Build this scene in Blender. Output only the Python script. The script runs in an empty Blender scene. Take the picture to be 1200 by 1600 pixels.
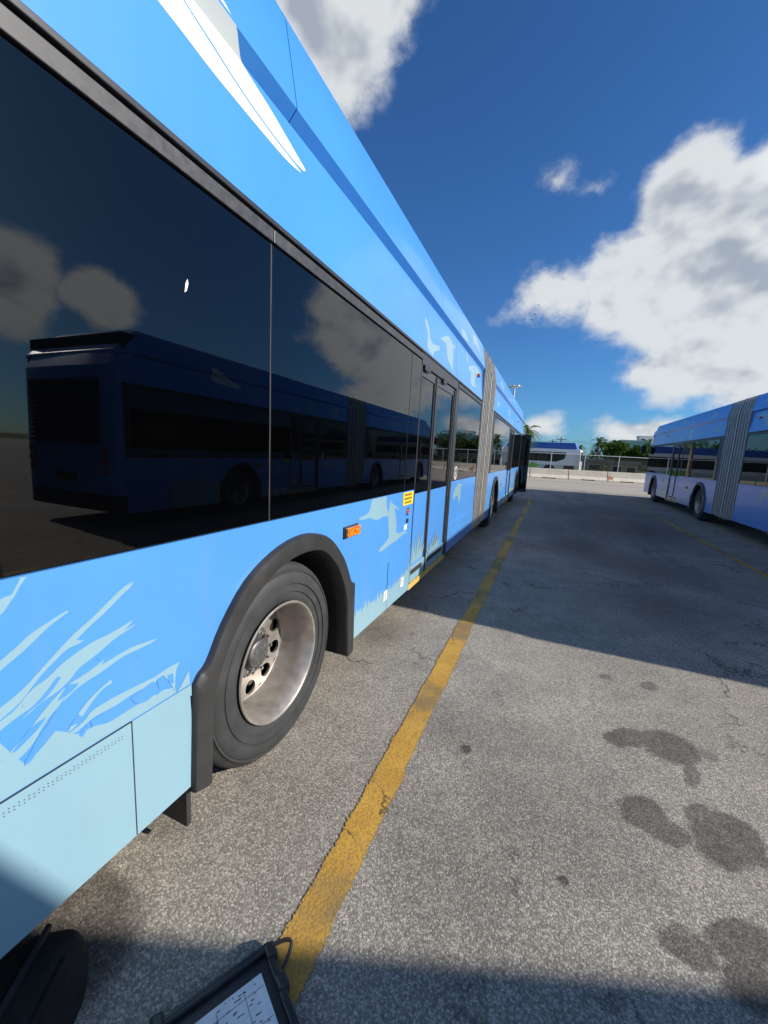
import bpy, bmesh, math, random
from mathutils import Vector, Matrix
from mathutils.geometry import tessellate_polygon

sc = bpy.context.scene
COL = sc.collection
random.seed(7)
R = math.radians

# ------------------------------------------------------------------ camera
cd = bpy.data.cameras.new('camera'); cam = bpy.data.objects.new('camera', cd); COL.objects.link(cam)
cd.sensor_fit = 'HORIZONTAL'; cd.sensor_width = 36.0; cd.lens = 620 / 1200 * 36.0
cd.clip_start = 0.02; cd.clip_end = 3000
AX = ((0.921, 0.106, -0.375), (0.386, -0.121, 0.914), (0.052, -0.987, -0.152))   # world X, Y, Z seen in lens axes
right = Vector([a[0] for a in AX]); up = -Vector([a[1] for a in AX])
right.normalize(); up = (up - right * up.dot(right)).normalized(); back = right.cross(up)
cam.matrix_world = Matrix(((right.x, up.x, back.x, 0.0), (right.y, up.y, back.y, 0.0), (right.z, up.z, back.z, 1.58), (0, 0, 0, 1)))
sc.camera = cam

# ------------------------------------------------------------------ light
SUN = Vector((1.92, 0.25, 1.0)).normalized()
SUN_EL = math.asin(SUN.z); SUN_AZ = math.atan2(SUN.x, SUN.y)
sd = bpy.data.lights.new('sun', 'SUN'); sun = bpy.data.objects.new('sun', sd); COL.objects.link(sun)
sd.energy = 5.0; sd.angle = R(0.53); sd.color = (1.0, 0.93, 0.83)
sun.rotation_euler = SUN.to_track_quat('Z', 'Y').to_euler()
sun.location = (40, 10, 30)

sc.view_settings.view_transform = 'Standard'; sc.view_settings.look = 'None'
sc.view_settings.gamma = 1.0; sc.view_settings.use_curve_mapping = False
sc.view_settings.exposure = 0.42
cy = sc.cycles
cy.max_bounces = 5; cy.diffuse_bounces = 2; cy.glossy_bounces = 3; cy.transmission_bounces = 2; cy.transparent_max_bounces = 8
cy.caustics_reflective = False; cy.caustics_refractive = False

# ------------------------------------------------------------------ node helper
class NT:
    def __init__(s, nt): s.nt = nt; nt.nodes.clear()
    def n(s, typ, ins=None, **kw):
        nd = s.nt.nodes.new(typ)
        for k, v in kw.items(): setattr(nd, k, v)
        for k, v in (ins or {}).items():
            sk = nd.inputs[k]
            if isinstance(v, bpy.types.NodeSocket): s.nt.links.new(v, sk)
            else: sk.default_value = v
        return nd
    def m(s, op, a, b=None, c=None, clamp=False):
        i = {0: a}
        if b is not None: i[1] = b
        if c is not None: i[2] = c
        return s.n('ShaderNodeMath', i, operation=op, use_clamp=clamp).outputs[0]
    def v(s, op, a, b=None):
        i = {0: a}
        if b is not None: i[1] = b
        nd = s.n('ShaderNodeVectorMath', i, operation=op)
        return nd.outputs['Value'] if op in ('DOT_PRODUCT', 'LENGTH', 'DISTANCE') else nd.outputs[0]
    def mix(s, f, a, b, blend='MIX'):
        nd = s.n('ShaderNodeMix', {0: f, 6: a, 7: b}, data_type='RGBA', blend_type=blend)
        return nd.outputs[2]
    def noise(s, vec, scale, detail=4, rough=0.55, dist=0.0):
        return s.n('ShaderNodeTexNoise', {'Vector': vec, 'Scale': scale, 'Detail': detail, 'Roughness': rough, 'Distortion': dist}).outputs[0]
    def ss(s, x, lo, hi):
        return s.n('ShaderNodeMapRange', {0: x, 1: lo, 2: hi, 3: 0.0, 4: 1.0}, interpolation_type='SMOOTHSTEP').outputs[0]
    def lin(s, x, lo, hi, a=0.0, b=1.0):
        return s.n('ShaderNodeMapRange', {0: x, 1: lo, 2: hi, 3: a, 4: b}).outputs[0]

# ------------------------------------------------------------------ sky
world = bpy.data.worlds.new('World'); sc.world = world; world.use_nodes = True
w = NT(world.node_tree)
tc = w.n('ShaderNodeTexCoord').outputs['Generated']
sky = w.n('ShaderNodeTexSky', sky_type='NISHITA', sun_disc=False, sun_elevation=SUN_EL, sun_rotation=SUN_AZ,
          air_density=1.0, dust_density=0.6, ozone_density=2.6, altitude=0.0).outputs[0]
skyc = w.mix(1.0, sky, (.34, .69, 1.08, 1), 'MULTIPLY')      # the photograph's deep polarised blue
BL = [  # direction, half width, half height, weight
    ((.300, .895, .310), .23, .150, 1.0), ((.185, .865, .430), .085, .090, .95), ((.29, .86, .42), .12, .08, .9), ((.11, .92, .345), .11, .085, .95), ((-.015, .934, .340), .11, .058, .62),
    ((.41, .865, .27), .15, .12, .9), ((.27, .945, .19), .16, .065, .85), ((.37, .915, .14), .14, .05, .8),
    ((-.42, .64, .675), .125, .11, .8), ((-.31, .65, .71), .07, .07, .6),
    ((-.043, .864, .501), .030, .026, .22), ((.04, .87, .492), .036, .020, .18),
    ((-.012, .996, .070), .06, .035, .42), ((.16, .985, .075), .10, .028, .48), ((-.12, .99, .055), .09, .025, .35),
    ((.885, .41, .25), .085, .085, .85), ((.815, .52, .245), .062, .048, .8)]
rr = random.Random(3)
for k in range(11):
    az = R(82 + k * 21 + rr.uniform(-6, 6)); el = R(rr.choice((9, 16, 26, 38, 52)) + rr.uniform(-3, 3))
    BL.append(((math.sin(az) * math.cos(el), math.cos(az) * math.cos(el), math.sin(el)), rr.uniform(.14, .28), rr.uniform(.08, .15), rr.uniform(.85, 1.0)))
warp = w.n('ShaderNodeTexNoise', {'Vector': tc, 'Scale': 5.0, 'Detail': 3.0}).outputs['Color']
tcw = w.v('ADD', tc, w.n('ShaderNodeVectorMath', {0: w.v('SUBTRACT', warp, (.5, .5, .5)), 'Scale': 0.10}, operation='SCALE').outputs[0])
F = None
for c, a, b, wt in BL:
    c = Vector(c).normalized(); h = Vector((c.y, -c.x, 0)).normalized(); u = c.cross(h)
    if u.z < 0: h = -h; u = -u
    rot = Matrix(((h.x, u.x, h.cross(u).x), (h.y, u.y, h.cross(u).y), (h.z, u.z, h.cross(u).z))).to_euler()
    q = w.v('LENGTH', w.n('ShaderNodeMapping', {'Vector': tcw, 'Location': tuple(c), 'Rotation': tuple(rot), 'Scale': (a, b, .6)}, vector_type='TEXTURE').outputs[0])
    f = w.m('MULTIPLY_ADD', q, -wt, 1.15 * wt)
    F = f if F is None else w.m('MAXIMUM', F, f)
F = w.m('MAXIMUM', F, -0.6)
st = w.v('MULTIPLY', tc, (1.0, 1.0, 1.35))
n1 = w.noise(st, 8.0, 9.0, 0.64)
off = tuple(Vector((SUN.x, SUN.y, SUN.z + 0.9)).normalized() * 0.045)
n2 = w.noise(w.v('ADD', st, off), 8.0, 3.0, 0.55)
n1s = w.noise(st, 8.0, 3.0, 0.55)
nb = w.noise(st, 3.2, 2.0, 0.5)
dens = w.m('ADD', w.m('MULTIPLY', F, 1.9), w.m('MULTIPLY', w.m('SUBTRACT', n1, 0.5), 2.3))
alpha = w.ss(dens, -0.04, 0.72)
alpha = w.m('MULTIPLY', alpha, w.lin(F, -0.55, 0.25, 0.0, 0.96), clamp=True)
lit = w.m('ADD', w.m('MULTIPLY', w.m('SUBTRACT', n1s, n2), 3.0), 0.84)
lit = w.m('SUBTRACT', lit, w.m('MULTIPLY', w.ss(dens, 0.5, 1.9), w.lin(nb, 0.32, 0.62, 0.60, 0.0)), clamp=True)
lit = w.ss(lit, 0.05, 0.85)
ccol = w.mix(lit, (3.1, 3.5, 4.15, 1), (6.0, 6.25, 6.4, 1))
glow = w.lin(w.v('DOT_PRODUCT', tc, tuple(SUN)), .50, .98, 1.0, 2.3)      # clouds shine brighter towards the sun
ccol = w.v('MULTIPLY', ccol, w.n('ShaderNodeCombineXYZ', {0: glow, 1: glow, 2: glow}).outputs[0])
final = w.mix(alpha, skyc, ccol)
bg = w.n('ShaderNodeBackground', {'Color': final, 'Strength': 0.092})
w.n('ShaderNodeOutputWorld', {'Surface': bg.outputs[0]})
world.cycles.sampling_method = 'MANUAL'; world.cycles.sample_map_resolution = 256

# ------------------------------------------------------------------ materials
def mat(name):
    m = bpy.data.materials.new(name); m.use_nodes = True
    return m, NT(m.node_tree)
def finish(t, bsdf): t.n('ShaderNodeOutputMaterial', {'Surface': bsdf.outputs[0] if not isinstance(bsdf, bpy.types.NodeSocket) else bsdf})
def P(t, **k):
    names = dict(col='Base Color', rough='Roughness', metal='Metallic', ior='IOR', coat='Coat Weight', coatr='Coat Roughness', spec='Specular IOR Level', nrm='Normal', alpha='Alpha')
    return t.n('ShaderNodeBsdfPrincipled', {names[a]: b for a, b in k.items()})
def rgb(r, g, b): return (r, g, b, 1.0)

def simple(name, col, rough=0.5, metal=0.0, var=0.18, scale=9.0, bump=0.0, coat=0.0, dirt=None):
    """colour with soft mottling, wear and a little surface relief"""
    m, t = mat(name)
    co = t.n('ShaderNodeTexCoord').outputs['Object']
    n = t.noise(co, scale, 6, 0.6)
    dark = tuple(c * (1 - var) for c in col[:3]) + (1,); lite = tuple(min(1, c * (1 + var)) for c in col[:3]) + (1,)
    c = t.mix(t.lin(n, 0.3, 0.7), dark, lite)
    if dirt:
        nd = t.noise(co, scale * 0.35, 8, 0.7)
        c = t.mix(t.m('MULTIPLY', t.ss(nd, 0.5, 0.75), dirt[1]), c, dirt[0])
    k = dict(col=c, rough=t.lin(n, 0.3, 0.7, rough * 0.85, min(1, rough * 1.15)), metal=metal)
    if coat: k.update(coat=coat, coatr=0.05)
    if bump:
        nb_ = t.noise(co, scale * 14, 3, 0.6)
        k['nrm'] = t.n('ShaderNodeBump', {'Height': nb_, 'Strength': bump, 'Distance': 0.002}).outputs[0]
    finish(t, P(t, **k)); return m

def paint(name, col, dirtcol=(.20, .22, .22, 1), amount=0.5):
    """glossy vehicle paint: clear coat, faint orange peel, road film splashed up in streaks"""
    m, t = mat(name)
    co = t.n('ShaderNodeTexCoord').outputs['Object']
    big = t.noise(co, 1.3, 5, 0.55)
    c = t.mix(t.lin(big, 0.3, 0.7), tuple(x * .94 for x in col[:3]) + (1,), tuple(min(1, x * 1.05) for x in col[:3]) + (1,))
    streak = t.noise(t.v('MULTIPLY', co, (3.0, 9.0, 0.9)), 1.0, 7, 0.65)
    z = t.n('ShaderNodeSeparateXYZ', {0: co}).outputs[2]
    film = t.m('MULTIPLY', t.ss(streak, 0.48, 0.78), t.lin(z, 0.3, 2.2, amount, amount * 0.18), clamp=True)
    spots = t.ss(t.noise(co, 38.0, 2, 0.5), 0.735, 0.77)
    c = t.mix(film, c, dirtcol); c = t.mix(t.m('MULTIPLY', spots, 0.35), c, (.08, .09, .10, 1))
    peel = t.n('ShaderNodeBump', {'Height': t.noise(co, 4.5, 2, 0.5), 'Strength': 0.10, 'Distance': 0.02}).outputs[0]
    finish(t, P(t, col=c, rough=t.lin(film, 0, .5, .32, .55), coat=0.25, coatr=0.06, nrm=peel)); return m

M = {}
M['blue'] = paint('blue_paint', (.072, .262, .64), amount=.2)
M['roofblue'] = paint('roof_blue_paint', (.055, .252, .67), amount=.15)
M['pale'] = paint('pale_blue_vinyl', (.222, .372, .452), amount=.07)
M['white'] = paint('white_vinyl', (.78, .82, .80), amount=.25)
M['busw'] = paint('white_bus_paint', (.80, .81, .82), amount=.35)
M['busb'] = paint('royal_blue_paint', (.02, .10, .45), amount=.3)
M['busg'] = simple('green_vinyl', (.22, .55, .07, 1), .35)
M['busmint'] = simple('mint_vinyl', (.48, .62, .52, 1), .4)
M['rubber'] = simple('black_rubber', (.028, .028, .030, 1), .55, var=.25, bump=.25)
M['fender'] = simple('fender_rubber', (.026, .0255, .026, 1), .48, var=.25, scale=5, bump=.2, dirt=((.06, .056, .053, 1), .6))
M['tyre'] = simple('tyre_rubber', (.032, .034, .036, 1), .66, var=.3, scale=6, bump=.4, dirt=((.060, .058, .054, 1), .7))
M['rim'] = simple('brushed_rim_metal', (.42, .385, .35, 1), .45, metal=.7, var=.16, scale=14, dirt=((.17, .14, .11, 1), .7))
M['hub'] = simple('greasy_hub_steel', (.13, .13, .135, 1), .5, metal=.6, var=.3, scale=24, dirt=((.03, .027, .024, 1), .8))
M['nut'] = simple('lug_nut_steel', (.45, .44, .42, 1), .3, metal=.9, var=.2)
M['dark'] = simple('black_underbody', (.010, .010, .011, 1), .8)
M['rail'] = simple('grey_window_rail', (.034, .034, .036, 1), .45, var=.35, scale=26, dirt=((.09, .088, .086, 1), .5))
M['frame'] = simple('charcoal_frame', (.034, .035, .039, 1), .36, var=.15, metal=.2)
M['alum'] = simple('anodised_frame', (.085, .087, .095, 1), .34, var=.1, metal=.6)
M['bellow'] = simple('grey_bellows_fabric', (.27, .265, .255, 1), .55, var=.2, scale=6, dirt=((.17, .16, .14, 1), .55))
M['rib'] = simple('bellows_rib_aluminium', (.62, .59, .54, 1), .4, metal=.25, var=.12)
M['step'] = simple('worn_yellow_step', (.55, .36, .08, 1), .6, var=.3, scale=30, dirt=((.16, .12, .08, 1), .8))
M['yellowsign'] = simple('yellow_sticker', (.85, .56, .02, 1), .4, var=.05)
M['signink'] = simple('sticker_ink', (.10, .04, .02, 1), .5)
M['whitesign'] = simple('white_sticker', (.8, .8, .78, 1), .4, var=.05)
M['redlens'] = simple('red_lens', (.65, .06, .03, 1), .2)
M['chrome'] = simple('chrome_bezel', (.7, .7, .7, 1), .15, metal=1)
M['concrete'] = simple('barrier_concrete', (.54, .49, .395, 1), .85, var=.14, scale=2.4, bump=.5, dirt=((.36, .31, .23, 1), .6))
M['rust'] = simple('rust_stain', (.36, .13, .03, 1), .9, var=.4, scale=12)
M['galv'] = simple('galvanised_steel', (.50, .51, .52, 1), .4, metal=.6, var=.12)
M['wood'] = simple('weathered_pole_wood', (.16, .12, .09, 1), .85, var=.3)
M['bark'] = simple('palm_bark', (.20, .165, .13, 1), .9, var=.3, scale=20)
M['case'] = simple('black_case_plastic', (.018, .018, .020, 1), .36, var=.3, scale=30, bump=.3, dirt=((.06, .058, .055, 1), .35))
M['bag'] = simple('black_nylon', (.003, .003, .0035, 1), .95, var=.3, scale=40, bump=.5)
M['render'] = simple('pale_building_render', (.62, .64, .62, 1), .8, scale=.3, var=.06)
M['greenwall'] = simple('sea_green_cladding', (.30, .46, .42, 1), .7, scale=.4, var=.08)
M['roofdark'] = simple('grey_roof_deck', (.22, .23, .24, 1), .8, scale=.5)
M['tan'] = simple('tan_boards', (.36, .27, .17, 1), .8, scale=3)
M['feather'] = simple('dark_feathers', (.02, .02, .022, 1), .8)

def leafmat(name, a, b):
    m, t = mat(name)
    g = t.n('ShaderNodeNewGeometry').outputs['Random Per Island']
    c = t.mix(g, a, b)
    d = t.n('ShaderNodeBsdfDiffuse', {'Color': c}); tr = t.n('ShaderNodeBsdfTranslucent', {'Color': c})
    mx = t.n('ShaderNodeMixShader', {0: .3, 1: d.outputs[0], 2: tr.outputs[0]}); finish(t, mx); return m
M['leaf'] = leafmat('tree_leaf', (.018, .045, .010, 1), (.085, .15, .030, 1))
M['frond'] = leafmat('palm_frond', (.03, .075, .015, 1), (.11, .19, .04, 1))

def m_glass(name, tint, ior=1.52, wav=.08):
    m, t = mat(name)
    co = t.n('ShaderNodeTexCoord').outputs['Object']
    wv = t.n('ShaderNodeBump', {'Height': t.noise(co, 1.6, 1, .4), 'Strength': wav, 'Distance': .004}).outputs[0]
    dust = t.ss(t.noise(co, 3.0, 8, .7), .45, .8)
    c = t.mix(t.m('MULTIPLY', dust, .4), tint, (.0022, .0022, .0022, 1))
    finish(t, P(t, col=c, rough=t.lin(dust, 0, 1, .012, .035), ior=ior, nrm=wv)); return m
M['glass'] = m_glass('tinted_window_glass', (.0005, .0006, .0008, 1))
M['doorglass'] = m_glass('tinted_door_glass', (.0012, .0012, .0014, 1))

def m_amber():
    m, t = mat('amber_lens')
    co = t.n('ShaderNodeTexCoord').outputs['Object']
    wv = t.n('ShaderNodeTexVoronoi', {'Vector': co, 'Scale': 60.0}).outputs['Distance']
    c = t.mix(t.lin(wv, 0, .7), (.95, .36, .02, 1), (.45, .10, .005, 1))
    b = t.n('ShaderNodeBump', {'Height': wv, 'Strength': .5, 'Distance': .004}).outputs[0]
    finish(t, P(t, col=c, rough=.12, coat=.8, coatr=.03, nrm=b)); return m
M['amber'] = m_amber()

def m_screen():
    m, t = mat('fence_screen_mesh')
    co = t.n('ShaderNodeTexCoord').outputs['Object']
    n = t.noise(co, .5, 4, .6)
    d = t.n('ShaderNodeBsdfDiffuse', {'Color': (.045, .045, .042, 1)}); tr = t.n('ShaderNodeBsdfTransparent')
    x = t.n('ShaderNodeSeparateXYZ', {0: co}).outputs[0]
    op = t.m('ADD', t.lin(n, .35, .65, .14, .28), t.lin(x, 4.2, 6.0, 0, .38), clamp=True)
    mx = t.n('ShaderNodeMixShader', {0: op, 1: tr.outputs[0], 2: d.outputs[0]}); finish(t, mx); return m
M['screen'] = m_screen()

def stain_field(t, xy, spots):
    """union of irregular oil and water marks, each with its own outline"""
    F = None
    wob = t.n('ShaderNodeTexNoise', {'Vector': xy, 'Scale': 7.0, 'Detail': 5.0, 'Roughness': .6}).outputs['Color']
    p = t.v('ADD', xy, t.n('ShaderNodeVectorMath', {0: t.v('SUBTRACT', wob, (.5, .5, .5)), 'Scale': .10}, operation='SCALE').outputs[0])
    for cx, cy, a, b, c, d, wt, soft in spots:
        # principal axes of the oval |A p| = 1
        ata = (a * a + c * c, a * b + c * d, b * b + d * d); th = .5 * math.atan2(2 * ata[1], ata[0] - ata[2]); ct, sn = math.cos(th), math.sin(th)
        l1 = math.hypot(a * ct + b * sn, c * ct + d * sn); l2 = math.hypot(-a * sn + b * ct, -c * sn + d * ct)
        r = t.v('LENGTH', t.n('ShaderNodeMapping', {'Vector': p, 'Location': (cx, cy, 0), 'Rotation': (0, 0, th), 'Scale': (1 / l1, 1 / l2, 1)}, vector_type='TEXTURE').outputs[0])
        f = t.m('MULTIPLY', t.ss(r, 1.16 + soft * 1.5, 1.10 - soft), min(1.0, wt * 1.3))
        F = f if F is None else t.m('MAXIMUM', F, f)
    return F

SPOTS = [(0.572, 2.508, 10.5, -2.37, 4.13, -12.6, .62, .12), (0.793, 2.538, 7.95, -3.07, -1.27, -8.1, .62, .12), (0.84, 2.34, 12.7, -12.3, -30.5, 1.1, .5, .2),
    (0.981, 2.54, 20.9, -12.4, -18., -23.6, .45, .2), (0.817, 3.209, 19.7, -5., 3.19, -17.1, .5, .2), (0.551, 3.198, 26.3, -2.95, 7.2, -25.5, .45, .25),
    (0.556, 1.965, 9.1, -8.2, -7.2, -6.5, .62, .12), (0.637, 1.894, 13., -6.9, -4.4, -14., .6, .12), (0.871, 1.967, 8.05, -4.8, -1.96, -6.4, .66, .12),
    (0.801, 2.065, 18.7, -11.8, -10.7, -9.4, .62, .15), (0.969, 1.906, 22.2, -8.5, -1.3, -36., .6, .15), (0.586, 1.426, 12.4, -7.7, -4.45, -18., .6, .15),
    (0.771, 1.527, 11.8, -7.5, -.83, -11.4, .66, .12), (0.752, 1.385, 13., -9.1, -3.7, -11.5, .66, .15), (-0.258, 1.986, 25.3, -15., -27.2, -29.3, .8, .4),
    (0.211, 1.465, 58., -37.6, -25.4, -53.7, .8, .5), (0.139, 1.689, 3.56, -2.92, -.87, -3.85, .26, .8), (-0.14, 1.277, 4.3, -4.55, -3.2, -7.3, .24, .8),
    (-0.142, 2.163, 3.5, -.47, .4, -7.4, .24, .8), (-1.311, 0.594, .47, 5.5, 4.2, -.6, .62, .14), (-1.384, 1.027, 7.9, -1.9, -.75, -12.9, .3, .6),
    (-1.264, 3.077, 4., 4., 5.9, -3., .3, .6), (1.3, 14.175, .9, -.1, .22, -.7, .8, .6), (1.7, 11.5, .95, -.2, -.33, -.55, .8, .6), (0.66, 8.4, 2.4, -.17, .2, -1.3, .7, .7),
    (1.5, 7.36, 1.4, -.47, -1.3, -1.35, .5, .8), (1.2, 5.2, 2.0, .2, -.2, 2.2, .4, .8), (0.2, 12.0, .9, .1, -.05, .4, .35, .9)]

def m_asphalt():
    m, t = mat('old_asphalt')
    co = t.n('ShaderNodeTexCoord').outputs['Object']
    s = t.n('ShaderNodeSeparateXYZ', {0: co}); xy = t.n('ShaderNodeCombineXYZ', {0: s.outputs[0], 1: s.outputs[1], 2: 0.0}).outputs[0]
    jit = t.n('ShaderNodeTexNoise', {'Vector': xy, 'Scale': 60.0, 'Detail': 2.0}).outputs['Color']
    xj = t.v('ADD', xy, t.n('ShaderNodeVectorMath', {0: jit, 'Scale': .012}, operation='SCALE').outputs[0])
    v1 = t.n('ShaderNodeTexVoronoi', {'Vector': xj, 'Scale': 150.0, 'Randomness': 1.0})
    v2 = t.n('ShaderNodeTexVoronoi', {'Vector': xj, 'Scale': 230.0, 'Randomness': 1.0})
    stone = t.n('ShaderNodeSeparateColor', {0: v1.outputs['Color']}).outputs[0]
    small = t.n('ShaderNodeSeparateColor', {0: v2.outputs['Color']}).outputs[1]
    c = t.n('ShaderNodeValToRGB', {0: stone}); e = c.color_ramp.elements
    e[0].position = 0; e[0].color = (.235, .215, .183, 1); e[1].position = 1; e[1].color = (.62, .57, .49, 1)
    k = c.color_ramp.elements.new(.55); k.color = (.375, .344, .292, 1)
    k = c.color_ramp.elements.new(.86); k.color = (.545, .502, .43, 1)
    gap = t.ss(v1.outputs['Distance'], .40, .68)
    cc = t.mix(t.m('MULTIPLY', gap, .45), c.outputs[0], (.075, .071, .066, 1))
    cc = t.mix(t.m('MULTIPLY', t.ss(small, .55, .95), .22), cc, (.42, .40, .37, 1))
    big = t.noise(xy, .55, 6, .6); mid = t.noise(xy, 3.1, 6, .65)
    cc = t.mix(1.0, cc, t.mix(t.lin(big, .3, .7), (.66, .655, .65, 1), (1.02, 1.005, .985, 1)), 'MULTIPLY')
    cc = t.mix(1.0, cc, t.mix(t.lin(mid, .32, .68), (.82, .815, .81, 1), (1.10, 1.10, 1.09, 1)), 'MULTIPLY')
    # drive lane polished darker by tyres and drips, also darkened to deepen the bus shade; well beyond the bays it is pale worn concrete-like surfacing
    lane = t.m('MULTIPLY', t.ss(t.m('ABSOLUTE', t.m('SUBTRACT', s.outputs[0], 1.3)), 1.8, .5), t.ss(t.noise(t.v('MULTIPLY', xy, (1.6, .3, 1)), 1.0, 6, .62), .42, .72))
    lane = t.m('MULTIPLY', lane, t.ss(s.outputs[1], 3.0, 9.0))
    cc = t.mix(t.m('MULTIPLY', lane, .72), cc, (.055, .054, .054, 1))
    st_ = stain_field(t, xy, SPOTS); st_ = t.m('MULTIPLY', st_, t.lin(t.noise(xy, 9.0, 5, .65), .30, .62, .74, 1.0))
    cc = t.mix(st_, cc, t.mix(stone, (.030, .026, .022, 1), (.100, .085, .070, 1)))
    # hairline cracks
    wob = t.n('ShaderNodeTexNoise', {'Vector': xy, 'Scale': 2.2, 'Detail': 6.0, 'Roughness': .7}).outputs['Color']
    xc = t.v('ADD', xy, t.n('ShaderNodeVectorMath', {0: t.v('SUBTRACT', wob, (.5, .5, .5)), 'Scale': .75}, operation='SCALE').outputs[0])
    vc = t.n('ShaderNodeTexVoronoi', {'Vector': xc, 'Scale': .62}, feature='DISTANCE_TO_EDGE').outputs['Distance']
    cr = t.m('MULTIPLY', t.ss(vc, .0095, .0035), t.ss(t.noise(xy, .9, 4, .6), .49, .57))
    cc = t.mix(t.m('MULTIPLY', cr, .75), cc, (.028, .026, .024, 1))
    far = t.ss(s.outputs[1], 23.3, 24.6)
    pal = t.mix(t.noise(t.v('MULTIPLY', xy, (.12, 1.1, 1)), 1.0, 6, .6), (.26, .232, .19, 1), (.43, .385, .32, 1))
    tl = t.ss(t.m('ABSOLUTE', t.m('SUBTRACT', t.m('ADD', s.outputs[1], t.m('MULTIPLY', t.noise(t.v('MULTIPLY', xy, (.2, 0, 1)), 1.0, 2), 3.0)), 33.0)), .22, .05)
    pal = t.mix(t.m('MULTIPLY', tl, .7), pal, (.05, .047, .044, 1))
    cc = t.mix(far, cc, pal)
    hgt = t.m('ADD', t.m('MULTIPLY', t.m('SUBTRACT', 1.0, v1.outputs['Distance']), 1.0), t.m('MULTIPLY', stone, .6))
    hgt = t.m('ADD', hgt, t.m('MULTIPLY', t.noise(xy, 300.0, 2), .4))
    b = t.n('ShaderNodeBump', {'Height': hgt, 'Strength': .5, 'Distance': .0030}).outputs[0]
    finish(t, P(t, col=cc, rough=t.lin(st_, 0, .7, .84, .66), spec=.35, nrm=b)); return m
M['asphalt'] = m_asphalt()

def m_line():
    m, t = mat('worn_yellow_road_paint')
    co = t.n('ShaderNodeTexCoord').outputs['Object']
    s = t.n('ShaderNodeSeparateXYZ', {0: co}); xy = t.n('ShaderNodeCombineXYZ', {0: s.outputs[0], 1: s.outputs[1], 2: 0.0}).outputs[0]
    n = t.noise(xy, 5.0, 7, .62); fine = t.noise(xy, 75.0, 3, .6); sl = t.noise(xy, 1.15, 3, .6)
    e0 = t.m('ABSOLUTE', t.m('SUBTRACT', t.n('ShaderNodeSeparateXYZ', {0: t.n('ShaderNodeUVMap').outputs[0]}).outputs[0], .5))
    c = t.mix(t.lin(n, .3, .7), (.42, .225, .030, 1), (.60, .345, .055, 1))
    grime = t.m('MAXIMUM', t.m('MULTIPLY', t.ss(t.m('ADD', e0, t.m('MULTIPLY', n, .3)), .50, .66), .7), t.m('MULTIPLY', t.ss(t.m('ADD', sl, t.m('MULTIPLY', n, .35)), .64, .78), .8))
    c = t.mix(grime, c, (.165, .125, .062, 1))
    v1 = t.n('ShaderNodeTexVoronoi', {'Vector': xy, 'Scale': 105.0})
    dots = t.m('MULTIPLY', t.ss(v1.outputs['Distance'], .45, .7), .35); c = t.mix(dots, c, (.15, .10, .04, 1))
    wob = t.n('ShaderNodeTexNoise', {'Vector': xy, 'Scale': 4.0, 'Detail': 5.0}).outputs['Color']
    xc = t.v('ADD', xy, t.n('ShaderNodeVectorMath', {0: wob, 'Scale': .35}, operation='SCALE').outputs[0])
    vc = t.n('ShaderNodeTexVoronoi', {'Vector': xc, 'Scale': 3.3}, feature='DISTANCE_TO_EDGE').outputs['Distance']
    crk = t.m('MULTIPLY', t.ss(vc, .022, .006), t.ss(t.noise(xy, 1.7, 3), .5, .58)); c = t.mix(t.m('MULTIPLY', crk, .8), c, (.06, .045, .025, 1))
    # wear grows towards the ragged edges of the stripe
    ed = t.m('ABSOLUTE', s.outputs[2])
    g = t.n('ShaderNodeUVMap').outputs[0]; e = t.m('ABSOLUTE', t.m('SUBTRACT', t.n('ShaderNodeSeparateXYZ', {0: g}).outputs[0], .5))
    wear = t.m('ADD', t.m('MULTIPLY', t.ss(e, .30, .5), .46), t.m('MULTIPLY', t.m('SUBTRACT', n, .5), .9))
    wear = t.m('ADD', wear, t.m('MULTIPLY', t.m('SUBTRACT', fine, .5), .7)); 
    gone = t.ss(t.m('ADD', wear, t.lin(s.outputs[1], 6, 14, 0.0, .12)), .27, .36)
    b = t.n('ShaderNodeBump', {'Height': t.m('SUBTRACT', 1.0, v1.outputs['Distance']), 'Strength': .35, 'Distance': .003}).outputs[0]
    pb = P(t, col=c, rough=.7, nrm=b); tr = t.n('ShaderNodeBsdfTransparent')
    mx = t.n('ShaderNodeMixShader', {0: gone, 1: pb.outputs[0], 2: tr.outputs[0]}); finish(t, mx); return m
M['line'] = m_line()

def m_grass():
    m, t = mat('rough_grass')
    co = t.n('ShaderNodeTexCoord').outputs['Object']
    n = t.noise(co, .25, 8, .7)
    c = t.mix(t.lin(n, .35, .65), (.085, .14, .03, 1), (.17, .20, .06, 1))
    finish(t, P(t, col=c, rough=.95, spec=.1)); return m
M['grass'] = m_grass()

def m_paper():
    m, t = mat('printed_form_paper')
    co = t.n('ShaderNodeTexCoord').outputs['Object']
    s = t.n('ShaderNodeSeparateXYZ', {0: co})
    c = t.mix(t.lin(t.noise(co, 9, 5, .6), .35, .65), (.62, .63, .66, 1), (.80, .80, .81, 1))
    c = t.mix(t.m('MULTIPLY', t.ss(t.noise(co, 14, 3, .5), .55, .68), .4), c, (.42, .25, .28, 1))
    c = t.mix(t.m('MULTIPLY', t.ss(t.noise(co, 55, 4, .6), .66, .72), .8), c, (.04, .04, .06, 1))
    finish(t, P(t, col=c, rough=.45)); return m
M['paper'] = m_paper()

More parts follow.
